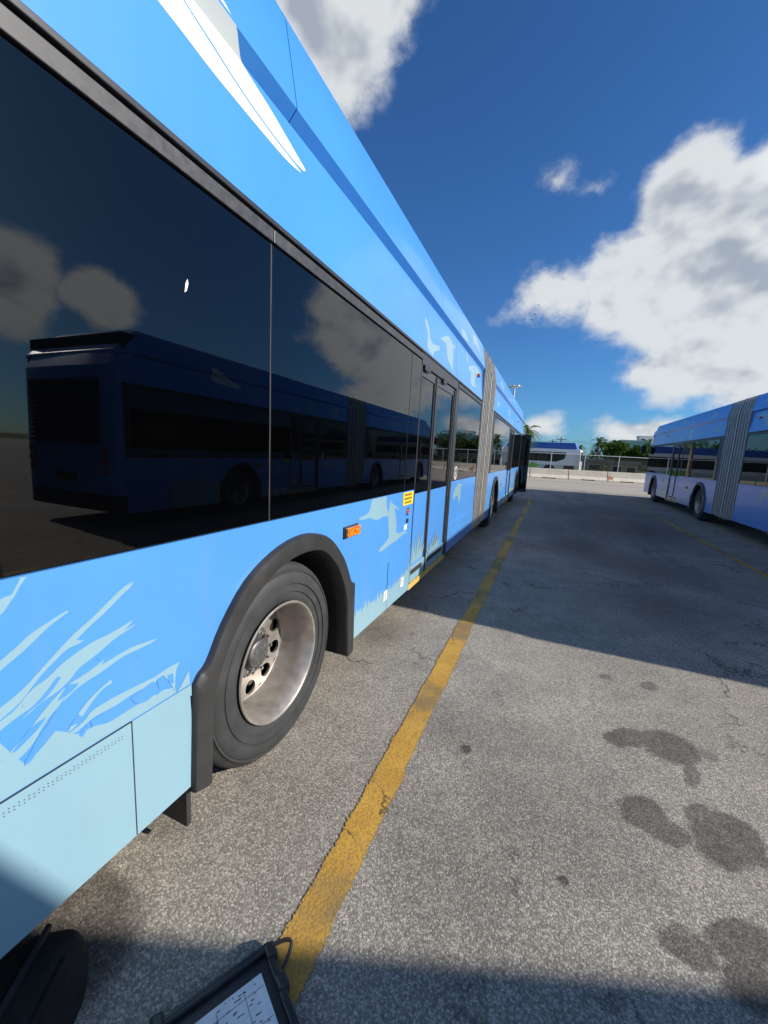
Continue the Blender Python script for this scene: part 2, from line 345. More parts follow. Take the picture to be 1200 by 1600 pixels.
# ------------------------------------------------------------------ mesh helpers
class MB:
    def __init__(s): s.v = []; s.f = []
    def add(s, v, f):
        o = len(s.v); s.v += [tuple(p) for p in v]; s.f += [tuple(i + o for i in q) for q in f]; return s
    def box(s, x0, x1, y0, y1, z0, z1):
        return s.add([(x0, y0, z0), (x1, y0, z0), (x1, y1, z0), (x0, y1, z0), (x0, y0, z1), (x1, y0, z1), (x1, y1, z1), (x0, y1, z1)],
                     [(0, 3, 2, 1), (4, 5, 6, 7), (0, 1, 5, 4), (1, 2, 6, 5), (2, 3, 7, 6), (3, 0, 4, 7)])
    def prism(s, poly, fn, a, b):
        """closed prism: poly of 2D points, fn(u, v, w) -> xyz, between w=a and w=b"""
        n = len(poly); vs = [fn(u, v, a) for u, v in poly] + [fn(u, v, b) for u, v in poly]
        tri = tessellate_polygon([[Vector((u, v, 0)) for u, v in poly]])
        fs = [tuple(t) for t in tri] + [tuple(i + n for i in reversed(t)) for t in tri]
        fs += [(i, (i + 1) % n, n + (i + 1) % n, n + i) for i in range(n)]
        return s.add(vs, fs)
    def loft(s, rings, closed=True, cap=False):
        n = len(rings[0]); vs = [p for r_ in rings for p in r_]; fs = []
        for k in range(len(rings) - 1):
            for i in range(n if closed else n - 1):
                j = (i + 1) % n; fs.append((k * n + i, k * n + j, (k + 1) * n + j, (k + 1) * n + i))
        if cap: fs += [tuple(range(n)), tuple(range((len(rings) - 1) * n, len(rings) * n))[::-1]]
        return s.add(vs, fs)
    def tube(s, pts, r, n=8):
        pts = [Vector(p) for p in pts]; rings = []
        for i, p in enumerate(pts):
            d = (pts[min(i + 1, len(pts) - 1)] - pts[max(i - 1, 0)]).normalized()
            a = d.cross(Vector((0, 0, 1)) if abs(d.z) < .9 else Vector((1, 0, 0))).normalized(); b = d.cross(a)
            rad = r[i] if isinstance(r, (list, tuple)) else r
            rings.append([p + (a * math.cos(t * 2 * math.pi / n) + b * math.sin(t * 2 * math.pi / n)) * rad for t in range(n)])
        return s.loft(rings, True, True)
    def lathe(s, prof, n=48, c=(0, 0, 0), sx=1):
        """revolve (x, r) about the local X axis through c"""
        return s.loft([[(c[0] + sx * x, c[1] + r_ * math.cos(2 * math.pi * k / n), c[2] + r_ * math.sin(2 * math.pi * k / n)) for k in range(n)] for x, r_ in prof])
    def build(s, name, m, parent=None, smooth=0, bevel=0, fix=True):
        me = bpy.data.meshes.new(name); me.from_pydata(s.v, [], s.f)
        if fix:
            bm = bmesh.new(); bm.from_mesh(me); bmesh.ops.recalc_face_normals(bm, faces=bm.faces); bm.to_mesh(me); bm.free()
        me.materials.append(M[m]); me.update()
        if smooth:
            for p in me.polygons: p.use_smooth = True
            me.set_sharp_from_angle(angle=R(smooth))
        o = bpy.data.objects.new(name, me); COL.objects.link(o); o.parent = parent
        if bevel:
            b = o.modifiers.new('edge', 'BEVEL'); b.width = bevel; b.segments = 2; b.limit_method = 'ANGLE'; b.angle_limit = R(40)
        return o
def tag(o, label, cat, group=None):
    o['label'] = label; o['category'] = cat
    if group: o['group'] = group
    return o
def struct(o, kind='structure'): o['kind'] = kind; return o
def empty(name, loc=(0, 0, 0)):
    o = bpy.data.objects.new(name, None); COL.objects.link(o); o.location = loc; o.empty_display_size = .2; return o
def copy_tree(o, parent=None):
    c = o.copy(); COL.objects.link(c); c.parent = parent
    for ch in o.children: copy_tree(ch, c)
    return c

# ------------------------------------------------------------------ ground
g = MB().add([(-700, -300, 0), (700, -300, 0), (700, 1400, 0), (-700, 1400, 0)], [(0, 1, 2, 3)]).build('asphalt_lot', 'asphalt', fix=False); struct(g)
g = MB().add([(-400, 40.6, .004), (400, 58.0, .004), (500, 900, .004), (-500, 900, .004)], [(0, 1, 2, 3)]).build('grass_field', 'grass', fix=False); struct(g)
def stripe(x0, x1, y0, y1):
    n = 60; vs = []; fs = []; rr = random.Random(int(x0 * 100))
    for i in range(n + 1):
        y = y0 + (y1 - y0) * i / n
        vs += [(x0 + rr.uniform(-.006, .006), y, .004), (x1 + rr.uniform(-.006, .006), y, .004)]
        if i: fs.append((2 * i - 2, 2 * i - 1, 2 * i + 1, 2 * i))
    mb = MB().add(vs, fs); o = mb.build('bay_line', 'line', fix=False)
    uv = o.data.uv_layers.new(name='UVMap')
    for lp in o.data.loops: uv.data[lp.index].uv = (lp.vertex_index % 2, o.data.vertices[lp.vertex_index].co.y)
    return struct(o)
stripe(-.655, -.50, -4.0, 17.0); stripe(3.13, 3.27, -2.0, 19.6)

# ------------------------------------------------------------------ articulated bus
W = 1.295
def side_fn(s): return lambda y, z, x: (s * x, y, z)
ARCH_OUT = [(.955, .28), (.972, .70), (1.000, .735), (1.040, .765), (1.115, .885), (1.245, 1.020), (1.415, 1.105), (1.59, 1.142), (1.755, 1.133), (1.92, 1.072), (2.08, .925), (2.175, .772), (2.205, .735), (2.243, .72), (2.255, .25)]
ARCH_IN = [(1.042, .26), (1.055, .56), (1.066, .62), (1.082, .675), (1.15, .80), (1.28, .93), (1.43, 1.012), (1.57, 1.043), (1.72, 1.043), (1.85, 1.005), (1.99, .89), (2.075, .76), (2.11, .68), (2.13, .61), (2.165, .24)]
def spline(p, n=3):
    out = []
    for i in range(len(p) - 1):
        p0, p1, p2, p3 = p[max(i - 1, 0)], p[i], p[i + 1], p[min(i + 2, len(p) - 1)]
        for j in range(n):
            t = j / n; out.append(tuple(.5 * (2 * b + (c - a) * t + (2 * a - 5 * b + 4 * c - d) * t * t + (3 * b - a - 3 * c + d) * t ** 3) for a, b, c, d in zip(p0, p1, p2, p3)))
    return out + [p[-1]]
ARCH_OUT = ARCH_OUT[:1] + spline(ARCH_OUT[1:-1]) + ARCH_OUT[-1:]; ARCH_IN = ARCH_IN[:1] + spline(ARCH_IN[1:-1]) + ARCH_IN[-1:]
ARCH_CUT = [((a[0] + b[0]) / 2, (a[1] + b[1]) / 2) for a, b in zip(ARCH_OUT, ARCH_IN)]
AXLES = (0.0, 7.645, 13.5)
G = {
 'S1': [(.40,1.12),(.46,1.164),(.466,1.168),(.483,1.192),(.491,1.201),(.5,1.22),(.516,1.24),(.504,1.242),(.488,1.212),(.484,1.205),(.463,1.204),(.40,1.16)],
 'S2': [(.36,.96),(.45,1.034),(.488,1.054),(.524,1.079),(.554,1.102),(.598,1.122),(.595,1.127),(.577,1.122),(.543,1.109),(.51,1.096),(.49,1.08),(.463,1.063),(.36,1.0)],
 'S3': [(.36,.90),(.444,.944),(.481,.96),(.501,.974),(.535,1.002),(.581,1.039),(.614,1.062),(.654,1.084),(.697,1.114),(.722,1.131),(.748,1.147),(.776,1.152),(.765,1.136),(.742,1.125),(.718,1.107),(.685,1.084),(.643,1.061),(.612,1.038),(.629,1.028),(.612,1.024),(.589,1.024),(.561,1.005),(.53,.984),(.504,.957),(.479,.931),(.442,.915),(.36,.86)],
 'S4': [(.504,.956),(.541,.965),(.568,.986),(.61,1.003),(.65,1.015),(.692,1.017),(.725,1.024),(.767,1.034),(.76,1.022),(.736,1.012),(.779,1.017),(.76,1.01),(.713,.999),(.685,.985),(.647,.968),(.612,.957),(.592,.935),(.56,.917),(.523,.91),(.496,.895),(.476,.888),(.439,.878),(.36,.83),(.36,.87),(.441,.911),(.471,.921)],
 'S5': [(.582,.924),(.63,.931),(.68,.949),(.671,.936),(.721,.944),(.763,.949),(.794,.945),(.846,.94),(.833,.934),(.78,.932),(.738,.933),(.709,.926),(.665,.913),(.614,.906),(.58,.889),(.552,.87),(.525,.849),(.502,.812),(.47,.79),(.40,.78),(.42,.80),(.476,.836),(.51,.87),(.55,.904)],
 'S6': [(.574,.79),(.599,.823),(.625,.847),(.662,.867),(.695,.879),(.696,.865),(.673,.864),(.651,.849),(.624,.824),(.608,.805),(.588,.79)],
 'S7': [(.578,.785),(.617,.794),(.633,.813),(.665,.817),(.715,.818),(.788,.814),(.841,.812),(.885,.82),(.928,.816),(.91,.796),(.904,.713),(.89,.757),(.862,.801),(.827,.792),(.762,.796),(.725,.792),(.702,.788),(.637,.792),(.596,.773)],
 'S8': [(.907,.705),(.936,.732),(.963,.768),(.968,.714),(.968,.665)],
 'mass': [(-.2,.80),(.1,.86),(.25,.79),(.36,.84),(.437,.859),(.456,.815),(.479,.77),(.504,.778),(.548,.812),(.574,.791),(.605,.76),(.636,.766),(.677,.747),(.706,.748),(.723,.749),(.772,.751),(.80,.742),(.825,.752),(.84,.742),(.86,.75),(.88,.74),(.897,.738),(.915,.705),(.943,.708),(.968,.673),(.962,.302),(-.2,.302)],
 'goose1': [(2.505,1.242),(2.773,1.242),(2.775,1.164),(2.817,1.121),(2.838,1.08),(2.711,1.092),(2.597,1.076),(2.485,1.117),(2.331,1.115),(2.302,1.137),(2.403,1.142),(2.468,1.158),(2.483,1.195)],
 'goose2': [(2.838,1.179),(2.862,1.209),(2.898,1.167),(3.011,1.138),(3.078,1.084),(2.98,1.13),(2.95,1.122),(2.991,1.06),(3.021,.975),(3.012,.93),(3.066,.897),(3.22,.897),(3.328,.868),(3.188,.875),(3.058,.845),(2.872,.841),(2.733,.82),(2.666,.829),(2.701,.859),(2.809,.876),(2.862,.91),(2.834,1.004),(2.82,1.105)],
 'swift': [(5.268,1.182),(5.346,1.206),(5.495,1.169),(5.664,1.173),(5.491,1.131),(5.546,1.039),(5.486,.908),(5.329,1.019),(5.233,1.046),(5.091,.985),(5.028,1.054),(5.097,1.129)],
 'beak1': [(.80,2.80),(.946,2.784),(1.031,2.776),(1.123,2.762),(1.269,2.754),(1.433,2.747),(1.538,2.747),(1.631,2.762),(1.575,2.77),(1.432,2.779),(1.269,2.803),(1.124,2.843),(1.038,2.866),(.80,2.93)],
 'beak2': [(.80,2.937),(1.043,2.871),(1.13,2.851),(1.269,2.811),(1.432,2.787),(1.575,2.777),(1.655,2.780),(1.665,2.796),(1.554,2.831),(1.431,2.869),(1.353,2.885),(1.275,2.903),(1.24,2.925),(1.212,2.944),(1.142,2.975),(.80,3.07)],
 'b1': [(3.492,2.754),(3.606,2.707),(3.661,2.596),(3.748,2.582),(3.975,2.624),(3.985,2.588),(3.764,2.521),(3.748,2.473),(3.581,2.491),(3.548,2.525),(3.574,2.628),(3.49,2.7)],
 'b2': [(3.986,2.696),(4.29,2.812),(4.438,2.824),(4.533,2.781),(4.695,2.795),(4.562,2.745),(4.566,2.641),(4.551,2.497),(4.418,2.54),(4.293,2.58),(4.272,2.69),(4.211,2.724)],
 'b3': [(4.83,3.028),(5.005,3.069),(5.171,3.039),(5.303,2.985),(5.047,2.967),(4.859,2.954)],
 'b4': [(5.673,3.205),(6.06,3.245),(6.196,3.051),(5.998,3.095),(5.845,3.123),(5.715,3.069),(5.645,3.135)],
 'b5': [(5.285,2.895),(5.428,2.833),(5.418,2.728),(5.978,2.866),(6.436,2.841),(5.989,2.71),(5.917,2.583),(6.119,2.594),(5.752,2.523),(5.605,2.574),(5.639,2.709),(5.431,2.7)],
}
GAPS = [[(0.454,0.894),(0.477,0.902),(0.513,0.911),(0.562,0.959),(0.57,0.952),(0.538,0.917),(0.517,0.908),(0.496,0.9),(0.46,0.878),(0.438,0.866),(0.439,0.887)],[(0.456,0.817),(0.484,0.845),(0.501,0.86),(0.53,0.865),(0.525,0.855),(0.508,0.84),(0.483,0.826),(0.463,0.814)],[(0.495,0.796),(0.507,0.819),(0.528,0.836),(0.552,0.87),(0.581,0.897),(0.556,0.867),(0.548,0.814),(0.526,0.8),(0.509,0.791),(0.495,0.769),(0.479,0.765),(0.477,0.772)],[(0.582,0.924),(0.61,0.914),(0.6,0.903),(0.576,0.894),(0.558,0.891),(0.563,0.899)],[(0.632,0.784),(0.663,0.787),(0.714,0.79),(0.714,0.774),(0.679,0.771),(0.657,0.767),(0.636,0.763)],[(0.749,0.784),(0.787,0.795),(0.827,0.799),(0.829,0.757),(0.785,0.749),(0.772,0.751),(0.76,0.765)],[(0.579,0.802),(0.604,0.825),(0.622,0.796),(0.598,0.8)],[(0.601,0.761),(0.622,0.782),(0.623,0.766),(0.61,0.751)],[(0.838,0.8),(0.862,0.801),(0.868,0.762),(0.846,0.761)],[(0.876,0.793),(0.899,0.788),(0.901,0.751),(0.883,0.761)],[(0.657,0.963),(0.689,0.966),(0.711,0.973),(0.689,0.957),(0.667,0.95)]]
BANDS = [(.28, .71, W + .0066, W + .0066), (.71, 1.25, W + .0006, W + .0006), (2.458, 2.905, W + .0006, W - .0344), (2.905, 2.945, W - .0344, W + .0056), (2.955, 3.27, W + .0056, W - .0544)]
def clip(poly, z, keep_above):
    out = []
    for i in range(len(poly)):
        a, b = poly[i], poly[(i + 1) % len(poly)]
        ia, ib = (a[1] >= z) == keep_above, (b[1] >= z) == keep_above
        if ia: out.append(a)
        if ia != ib:
            t = (z - a[1]) / (b[1] - a[1]); out.append((a[0] + (b[0] - a[0]) * t, z))
    return out
def decal(name, poly, m, parent, s=1, dy=0, lift=0.0, dz=0):
    mb = MB(); poly = [(y + dy, z + dz) for y, z in poly]
    if 'grass' not in name:                                  # round off every gentle bend, keep the points
        for _ in range(2):
            q = []
            for i in range(len(poly)):
                a, c, e = Vector(poly[i - 1]), Vector(poly[i]), Vector(poly[(i + 1) % len(poly)])
                if (c - a).length > 1e-6 and (e - c).length > 1e-6 and (c - a).angle(e - c) < R(62): q += [tuple(c.lerp(a, .25)), tuple(c.lerp(e, .25))]
                else: q.append(tuple(c))
            poly = q
    for z0, z1, x0, x1 in BANDS:
        p = clip(clip(poly, z0, True), z1, False)
        if len(p) < 3: continue
        q = [p[0]]
        for a in p[1:]:
            if abs(a[0] - q[-1][0]) + abs(a[1] - q[-1][1]) > 1e-5: q.append(a)
        if len(q) < 3: continue
        tri = tessellate_polygon([[Vector((y, z, 0)) for y, z in q]])
        mb.add([(s * (x0 + (x1 - x0) * (z - z0) / (z1 - z0) + lift), y, z) for y, z in q], [tuple(t) for t in tri])
    if not mb.v: return None
    return mb.build(name, m, parent, fix=False)
def tuft(cx, zb, wd, ht, n, seed):
    """fan of reed blades as separate outlines"""
    rr = random.Random(seed); out = []
    for k in range(n):
        t = (k + .5) / n * 2 - 1 + rr.uniform(-.1, .1); x = cx + t * wd * .45; H = ht * (1 - .45 * t * t) * rr.uniform(.6, 1.05)
        lean = t * wd * .5 + rr.uniform(-.05, .05); b = .028
        out.append([(x - b, zb), (x + b, zb), (x + lean * .5 + b * .8, zb + H * .55), (x + lean, zb + H), (x + lean * .42 - b * .5, zb + H * .55)])
    return out
def grass_poly(y0, y1, zb, zt, seed):
    rr = random.Random(seed); p = [(y0, zb)]; y = y0; up_ = True
    p.append((y0, zt(y0)))
    while y < y1 - .03:
        y += rr.uniform(.012, .035); p.append((min(y, y1), zt(y) + (rr.uniform(.02, .075) if up_ else rr.uniform(-.02, .005)))); up_ = not up_
    p += [(y1, zt(y1)), (y1, zb)]; return p

def wheel(parent, yc, s):
    xo = W - .03                                             # tyre sidewall face
    t = MB(); c = (0, yc, .5)
    prof = [(xo - .300, .300), (xo - .300, .40), (xo - .29, .455), (xo - .265, .488), (xo - .25, .4985), (xo - .20, .5), (xo - .198, .488), (xo - .188, .488), (xo - .186, .5), (xo - .135, .5), (xo - .133, .488), (xo - .123, .488), (xo - .121, .5),
            (xo - .055, .4985), (xo - .036, .490), (xo - .026, .478), (xo - .016, .464), (xo - .008, .462), (xo - .008, .456), (xo - .013, .453), (xo - .006, .446), (xo, .415), (xo - .001, .394), (xo - .008, .391), (xo - .008, .386), (xo - .003, .383), (xo - .003, .352), (xo - .010, .348), (xo - .010, .330), (xo - .013, .318), (xo - .018, .303), (xo - .10, .296)]
    t.lathe(prof, 72, c, s); ty = t.build('tyre', 'tyre', parent, smooth=50)
    r_ = MB()
    r_.lathe([(xo - .022, .288), (xo - .014, .300), (xo - .004, .3045), (xo + .001, .301), (xo, .294), (xo - .007, .287), (xo - .030, .281), (xo - .038, .2755), (xo - .105, .2695), (xo - .186, .262), (xo - .202, .255), (xo - .205, .248)], 72, c, s)
    # disc with ten round hand holes
    NH, ro, ri, rh, hr = 10, .249, .120, .207, .0375
    dx = lambda r: xo - .205 - (.249 - r) * .04
    for k in range(NH):
        th0 = 2 * math.pi * (k + .5) / NH; n = 20; A = []; B = []; C = []
        for j in range(n):
            ph = 2 * math.pi * j / n; cu, cv = math.cos(ph), math.sin(ph)
            q = 1 / max(abs(cu), abs(cv)); u, v = cu * q, cv * q
            rr_ = rh + (u * (ro - rh) if u > 0 else u * (rh - ri)); th = th0 + v * math.pi / NH
            A.append((s * dx(rr_), yc + rr_ * math.cos(th), .5 + rr_ * math.sin(th)))
            rb = rh + hr * cu; tb = th0 + hr * cv / rh
            B.append((s * dx(rb), yc + rb * math.cos(tb), .5 + rb * math.sin(tb)))
            C.append((s * (dx(rb) - .014), yc + rb * math.cos(tb), .5 + rb * math.sin(tb)))
        r_.loft([A, B, C])
    rim = r_.build('rim', 'rim', ty, smooth=35)
    h = MB(); h.lathe([(xo - .212, .132), (xo - .196, .130), (xo - .192, .125), (xo - .190, .080), (xo - .150, .072), (xo - .144, .064), (xo - .142, .055), (xo - .142, .0)], 40, c, s)
    h.build('hub', 'hub', ty, smooth=35)
    nn = MB()
    for k in range(10):
        a = 2 * math.pi * k / 10; y0 = yc + .103 * math.cos(a); z0 = .5 + .103 * math.sin(a)
        rg = lambda x, r: [(s * x, y0 + r * math.cos(2 * math.pi * j / 6), z0 + r * math.sin(2 * math.pi * j / 6)) for j in range(6)]
        nn.loft([rg(xo - .192, .0125), rg(xo - .168, .0125), rg(xo - .165, .008), rg(xo - .152, .008)], True, True)
    for k in range(8):
        a = 2 * math.pi * (k + .3) / 8; y0 = yc + .044 * math.cos(a); z0 = .5 + .044 * math.sin(a)
        rg = lambda x, r: [(s * x, y0 + r * math.cos(2 * math.pi * j / 6), z0 + r * math.sin(2 * math.pi * j / 6)) for j in range(6)]
        nn.loft([rg(xo - .144, .006), rg(xo - .137, .006)], True, True)
    nn.build('lug_nuts', 'nut', ty)['kind'] = 'stuff'
    d = MB(); d.lathe([(xo - .29, .27), (xo - .29, .0)], 24, c, s); d.build('brake_drum', 'dark', ty)
    return ty

def fender(parent, dy, s):
    mb = MB(); rings = []
    for (yo, zo), (yi, zi) in zip(ARCH_OUT, ARCH_IN):
        f = lambda t: (yo + (yi - yo) * t + dy, zo + (zi - zo) * t)
        rings.append([(s * x,) + f(t) for x, t in ((W - .005, 0), (W + .018, .0), (W + .028, .07), (W + .033, .35), (W + .034, .70), (W + .030, .92), (W + .018, 1.0), (W - .05, 1.0), (W - .05, .9))])
    mb.loft(rings, True, True); mb.build('wheel_arch_trim', 'fender', parent, smooth=40)
    l = MB(); l.loft([[(s * x, y + dy, z) for x in (W - .05, W - .46)] for y, z in ARCH_IN], False); l.build('wheel_well_liner', 'dark', parent)
    f = MB(); f.box(*sorted((s * (W - .03), s * (W - .36))), .985 + dy - .02, .985 + dy, .10, .55); f.build('mud_flap', 'rubber', parent)

def door(parent, y0, y1, s):
    """two-leaf door: frame is the part, everything on it a sub-part"""
    fn = side_fn(s); ym = y0 + (y1 - y0) * .385
    fr = MB()
    fr.box(*sorted((s * (W - .035), s * (W + .004))), y0, y1, 2.335, 2.455)          # header
    fr.box(*sorted((s * (W - .06), s * (W + .002))), y0, y0 + .022, .34, 2.335)
    fr.box(*sorted((s * (W - .06), s * (W + .006))), y1 - .085, y1, .30, 2.335)
    d = fr.build('door', 'frame', parent, bevel=.004)
    for ha, hb in ((y0 + .06, y0 + .24), (ym + .16, ym + .30)):
        hd = MB(); hd.box(*sorted((s * (W + .004), s * (W + .014))), ha, hb, 2.30, 2.352); hd.build('door_hinge', 'rubber', d, bevel=.006)
    for a, b in ((y0 + .024, ym - .004), (ym + .004, y1 - .088)):
        xo = W - .012
        lf = MB()
        out = [(a, .36), (b, .36), (b, 2.33), (a, 2.33)]; ins = [(a + .035, .47), (b - .075, .47), (b - .075, 2.255), (a + .035, 2.255)]
        for k in range(4):
            j = (k + 1) % 4
            lf.prism([out[k], out[j], ins[j], ins[k]], fn, xo - .04, xo)
        lf.build('door_leaf_frame', 'alum', d)
        gl = MB(); gl.box(*sorted((s * (xo - .03), s * (xo - .008))), a + .035, b - .075, 1.20, 2.255); gl.build('door_glass', 'doorglass', d)
        pn = MB(); pn.box(*sorted((s * (xo - .03), s * (xo - .004))), a + .035, b - .075, .47, 1.198); pn.build('door_panel', 'blue', d)
        e = MB(); e.box(*sorted((s * (xo - .02), s * (xo + .012))), b - .040, b, .345, 2.32); e.build('door_edge_rubber', 'rubber', d, bevel=.005)
        sk_ = MB(); sk_.box(*sorted((s * (xo - .02), s * (xo + .004))), a, b - .041, .345, .50); sk_.build('door_kick_plate', 'pale', d)
        v = MB(); v.box(*sorted((s * (xo - .0), s * (xo + .009))), a + .04, b - .14, .42, .465); v.build('door_vent', 'rubber', d)
    st = MB(); st.box(*sorted((s * (W - .20), s * (W + .004))), y0, y1, .285, .335); st.build('door_step', 'step', d, bevel=.004)
    return d

def make_bus():
    b = empty('articulated_bus')
    # inner body volumes behind the skin
    c = MB(); c.box(-(W - .05), W - .05, -1.0, 6.62, 1.16, 3.24); c.box(-.82, .82, -1.0, 6.62, .34, 1.16); c.box(-(W - .05), W - .05, 8.03, 16.7, 1.16, 3.0); c.box(-.82, .82, 8.03, 16.9, .34, 1.16)
    for y0, y1 in ((-1.0, .9), (2.3, 3.3), (5.0, 6.62), (8.03, 8.5), (9.95, 11.4), (12.9, 14.4), (15.8, 16.7)): c.box(-(W - .05), W - .05, y0, y1, .36, 1.16)
    c.build('body_core', 'dark', b)
    for s in (1, -1):
        fn = side_fn(s)
        def panel(name, poly, m, x0=W - .03, x1=W, bev=0): mb = MB(); mb.prism(poly, fn, x0, x1); return mb.build(name, m, b, bevel=bev)
        cut = lambda dy: [(y + dy, max(z, .30)) for y, z in ARCH_CUT]
        panel('side_panel', [(-1.05, 1.245), (-1.05, .30)] + [(cut(0)[0][0], .30)] + cut(0)[1:-1] + [(cut(0)[-1][0], .30), (3.425, .30), (3.425, 1.245)], 'blue')
        panel('side_panel', [(4.865, .34), (6.63, .34), (6.63, 1.245), (4.865, 1.245)], 'blue')
        a1 = cut(AXLES[1]); panel('side_panel', [(8.03, 1.245), (8.03, .32), (a1[0][0], .32)] + a1[1:-1] + [(a1[-1][0], .32), (11.49, .32), (11.49, 1.245)], 'blue')
        a2 = cut(AXLES[2]); panel('side_panel', [(12.81, 1.245), (12.81, .32), (a2[0][0], .32)] + a2[1:-1] + [(a2[-1][0], .32), (15.88, .32), (15.88, 1.245)], 'blue')
        if s < 0: panel('side_panel', [(15.885, .32), (16.86, .32), (16.86, 1.245), (15.885, 1.245)], 'blue')
        for y0, y1, zt in ((-1.04, -.25, .708), (-.245, .742, .708), (.748, .95, .708), (2.262, 2.862, .70), (2.868, 3.42, .70), (4.87, 6.625, .70), (10.0, 11.48, .70), (12.82, 14.42, .70)):
            panel('skirt_panel', [(y0, .305 if y1 < 4 else .345), (y1, .305 if y1 < 4 else .345), (y1, zt), (y0, zt)], 'blue', W, W + .006, .003)
        for y0, y1 in ((-1.05, .205), (.21, 4.745), (4.75, 6.625), (8.03, 10.99), (10.995, 14.2), (14.205, 16.5)):
            mb = MB(); mb.loft([[(s * (W - .03), y, 2.458), (s * W, y, 2.458), (s * (W - .035), y, 2.905), (s * (W - .07), y, 2.905)] for y in (y0, y1)], True, True); mb.build('cove_panel', 'roofblue', b)
        # window rails: lip, groove, band
        for y0, y1 in ((-1.05, 1.405), (1.409, 3.428), (4.865, 6.625), (8.03, 11.49), (12.81, 16.5)):
            mb = MB(); mb.box(*sorted((s * (W - .02), s * (W + .010))), y0, y1, 2.376, 2.425); mb.build('window_rail', 'rail', b, bevel=.003)
        for y0, y1 in ((-1.05, 6.625), (8.03, 16.5)):
            mb = MB(); mb.box(*sorted((s * (W - .03), s * (W - .008))), y0, y1, 2.4255, 2.4375); mb.build('rail_groove', 'rubber', b)
            mb = MB(); mb.box(*sorted((s * (W - .02), s * (W + .012))), y0, y1, 2.438, 2.4575); mb.build('rail_lip', 'frame', b, bevel=.003)
        panes = [(-.95, 1.402), (1.412, 3.158), (3.168, 3.428), (4.94, 6.60), (8.30, 11.42), (12.86, 14.35), (14.36, 15.86)]
        if s < 0: panes.append((15.87, 16.75))
        for y0, y1 in panes:
            mb = MB(); mb.box(*sorted((s * (W - .02), s * (W - .001))), y0, y1, 1.250, 2.374); mb.build('side_window', 'glass', b, bevel=.002)
        for y0, y1 in ((-1.05, -.955), (1.402, 1.412), (3.158, 3.168), (4.865, 4.938), (6.602, 6.628), (8.03, 8.298), (11.422, 11.49), (12.81, 12.858), (14.35, 14.36)):
            mb = MB(); mb.box(*sorted((s * (W - .03), s * (W - .004 if y1 - y0 < .02 else W + .003))), y0, y1, 1.248, 2.375); mb.build('window_seal', 'rubber', b)
        door(b, 3.43, 4.862, s); door(b, 11.495, 12.805, s)
        for a in AXLES: fender(b, a, s); wheel(b, 1.555 + a, s)
        # small fittings
        lamp = MB(); y0, y1, z0, z1 = 2.10, 2.275, 1.045, 1.103
        mb = MB(); mb.box(*sorted((s * W, s * (W + .012))), y0 - .006, y1 + .006, z0 - .006, z1 + .006); lb = mb.build('marker_lamp', 'rubber', b, bevel=.003)
        lamp.prism([(y0, z0), (y1, z0), (y1, z1), (y0, z1)], fn, W + .012, W + .034); lamp.build('lamp_lens', 'amber', lb, bevel=.006)
        for yy, zz in ((6.2, 2.76), (14.0, 2.76)):
            mb = MB(); mb.box(*sorted((s * (W - .02), s * (W + .012))), yy - .045, yy + .045, zz - .02, zz + .02); mb.build('roof_marker_lamp', 'redlens', b, bevel=.006)
        mb = MB(); mb.lathe([(W, .034), (W + .01, .034), (W + .012, .028), (W + .006, .024)], 20, (0, 3.265, 1.066), s); rr_ = mb.build('door_button', 'chrome', b, smooth=30)
        mb = MB(); mb.lathe([(W + .006, .024), (W + .012, .016), (W + .013, 0)], 16, (0, 3.265, 1.066), s); mb.build('button_lens', 'redlens', rr_, smooth=30)
        mb = MB(); mb.lathe([(W, .020), (W + .012, .018), (W + .012, 0)], 14, (0, 3.27, .982), s); mb.build('key_switch', 'rubber', b, smooth=30)
        mb = MB(); mb.box(*sorted((s * (W + .001), s * (W + .003))), 3.205, 3.275, .905, .95); mb.build('small_notice', 'whitesign', b)
        mb = MB(); mb.box(*sorted((s * (W + .001), s * (W + .003))), 3.145, 3.405, 1.125, 1.236); stk = mb.build('warning_notice', 'yellowsign', b, bevel=.004)
        ink = MB(); rr2 = random.Random(5)
        for zz, a, e in ((1.214, .03, .23), (1.181, .02, .24), (1.148, .04, .22)):
            y = 3.145 + a
            while y < 3.145 + e - .02:
                wd = rr2.uniform(.012, .026); ink.box(*sorted((s * (W + .003), s * (W + .0036))), y, y + wd, zz - .009, zz + .009); y += wd + .007
        ink.build('notice_lettering', 'signink', stk)
        for yy in (2.83, 3.215):
            mb = MB(); mb.box(*sorted((s * (W + .009), s * (W + .0105))), yy - .035, yy + .035, .395, .475); q = mb.build('jacking_notice', 'whitesign', b)
            k2 = MB()
            for zz in (.455, .44): k2.box(*sorted((s * (W + .0106), s * (W + .0112))), yy - .025, yy + .022, zz - .003, zz + .003)
            k2.box(*sorted((s * (W + .0106), s * (W + .0112))), yy - .006, yy + .006, .405, .43); k2.build('notice_lettering', 'signink', q)
        # wheelchair symbol on the pane beside the door
        mb = MB(); cy, cz = 5.09, 1.345
        ring = lambda r, x: [(s * x, cy + r * math.cos(2 * math.pi * k / 28) * 1.0, cz + r * math.sin(2 * math.pi * k / 28)) for k in range(28)]
        mb.loft([ring(.085, W + .0012), ring(.072, W + .0012)])
        arc = [(cy - .005 + .036 * math.cos(a), cz - .022 + .036 * math.sin(a)) for a in [R(150 + k * 22) for k in range(10)]]
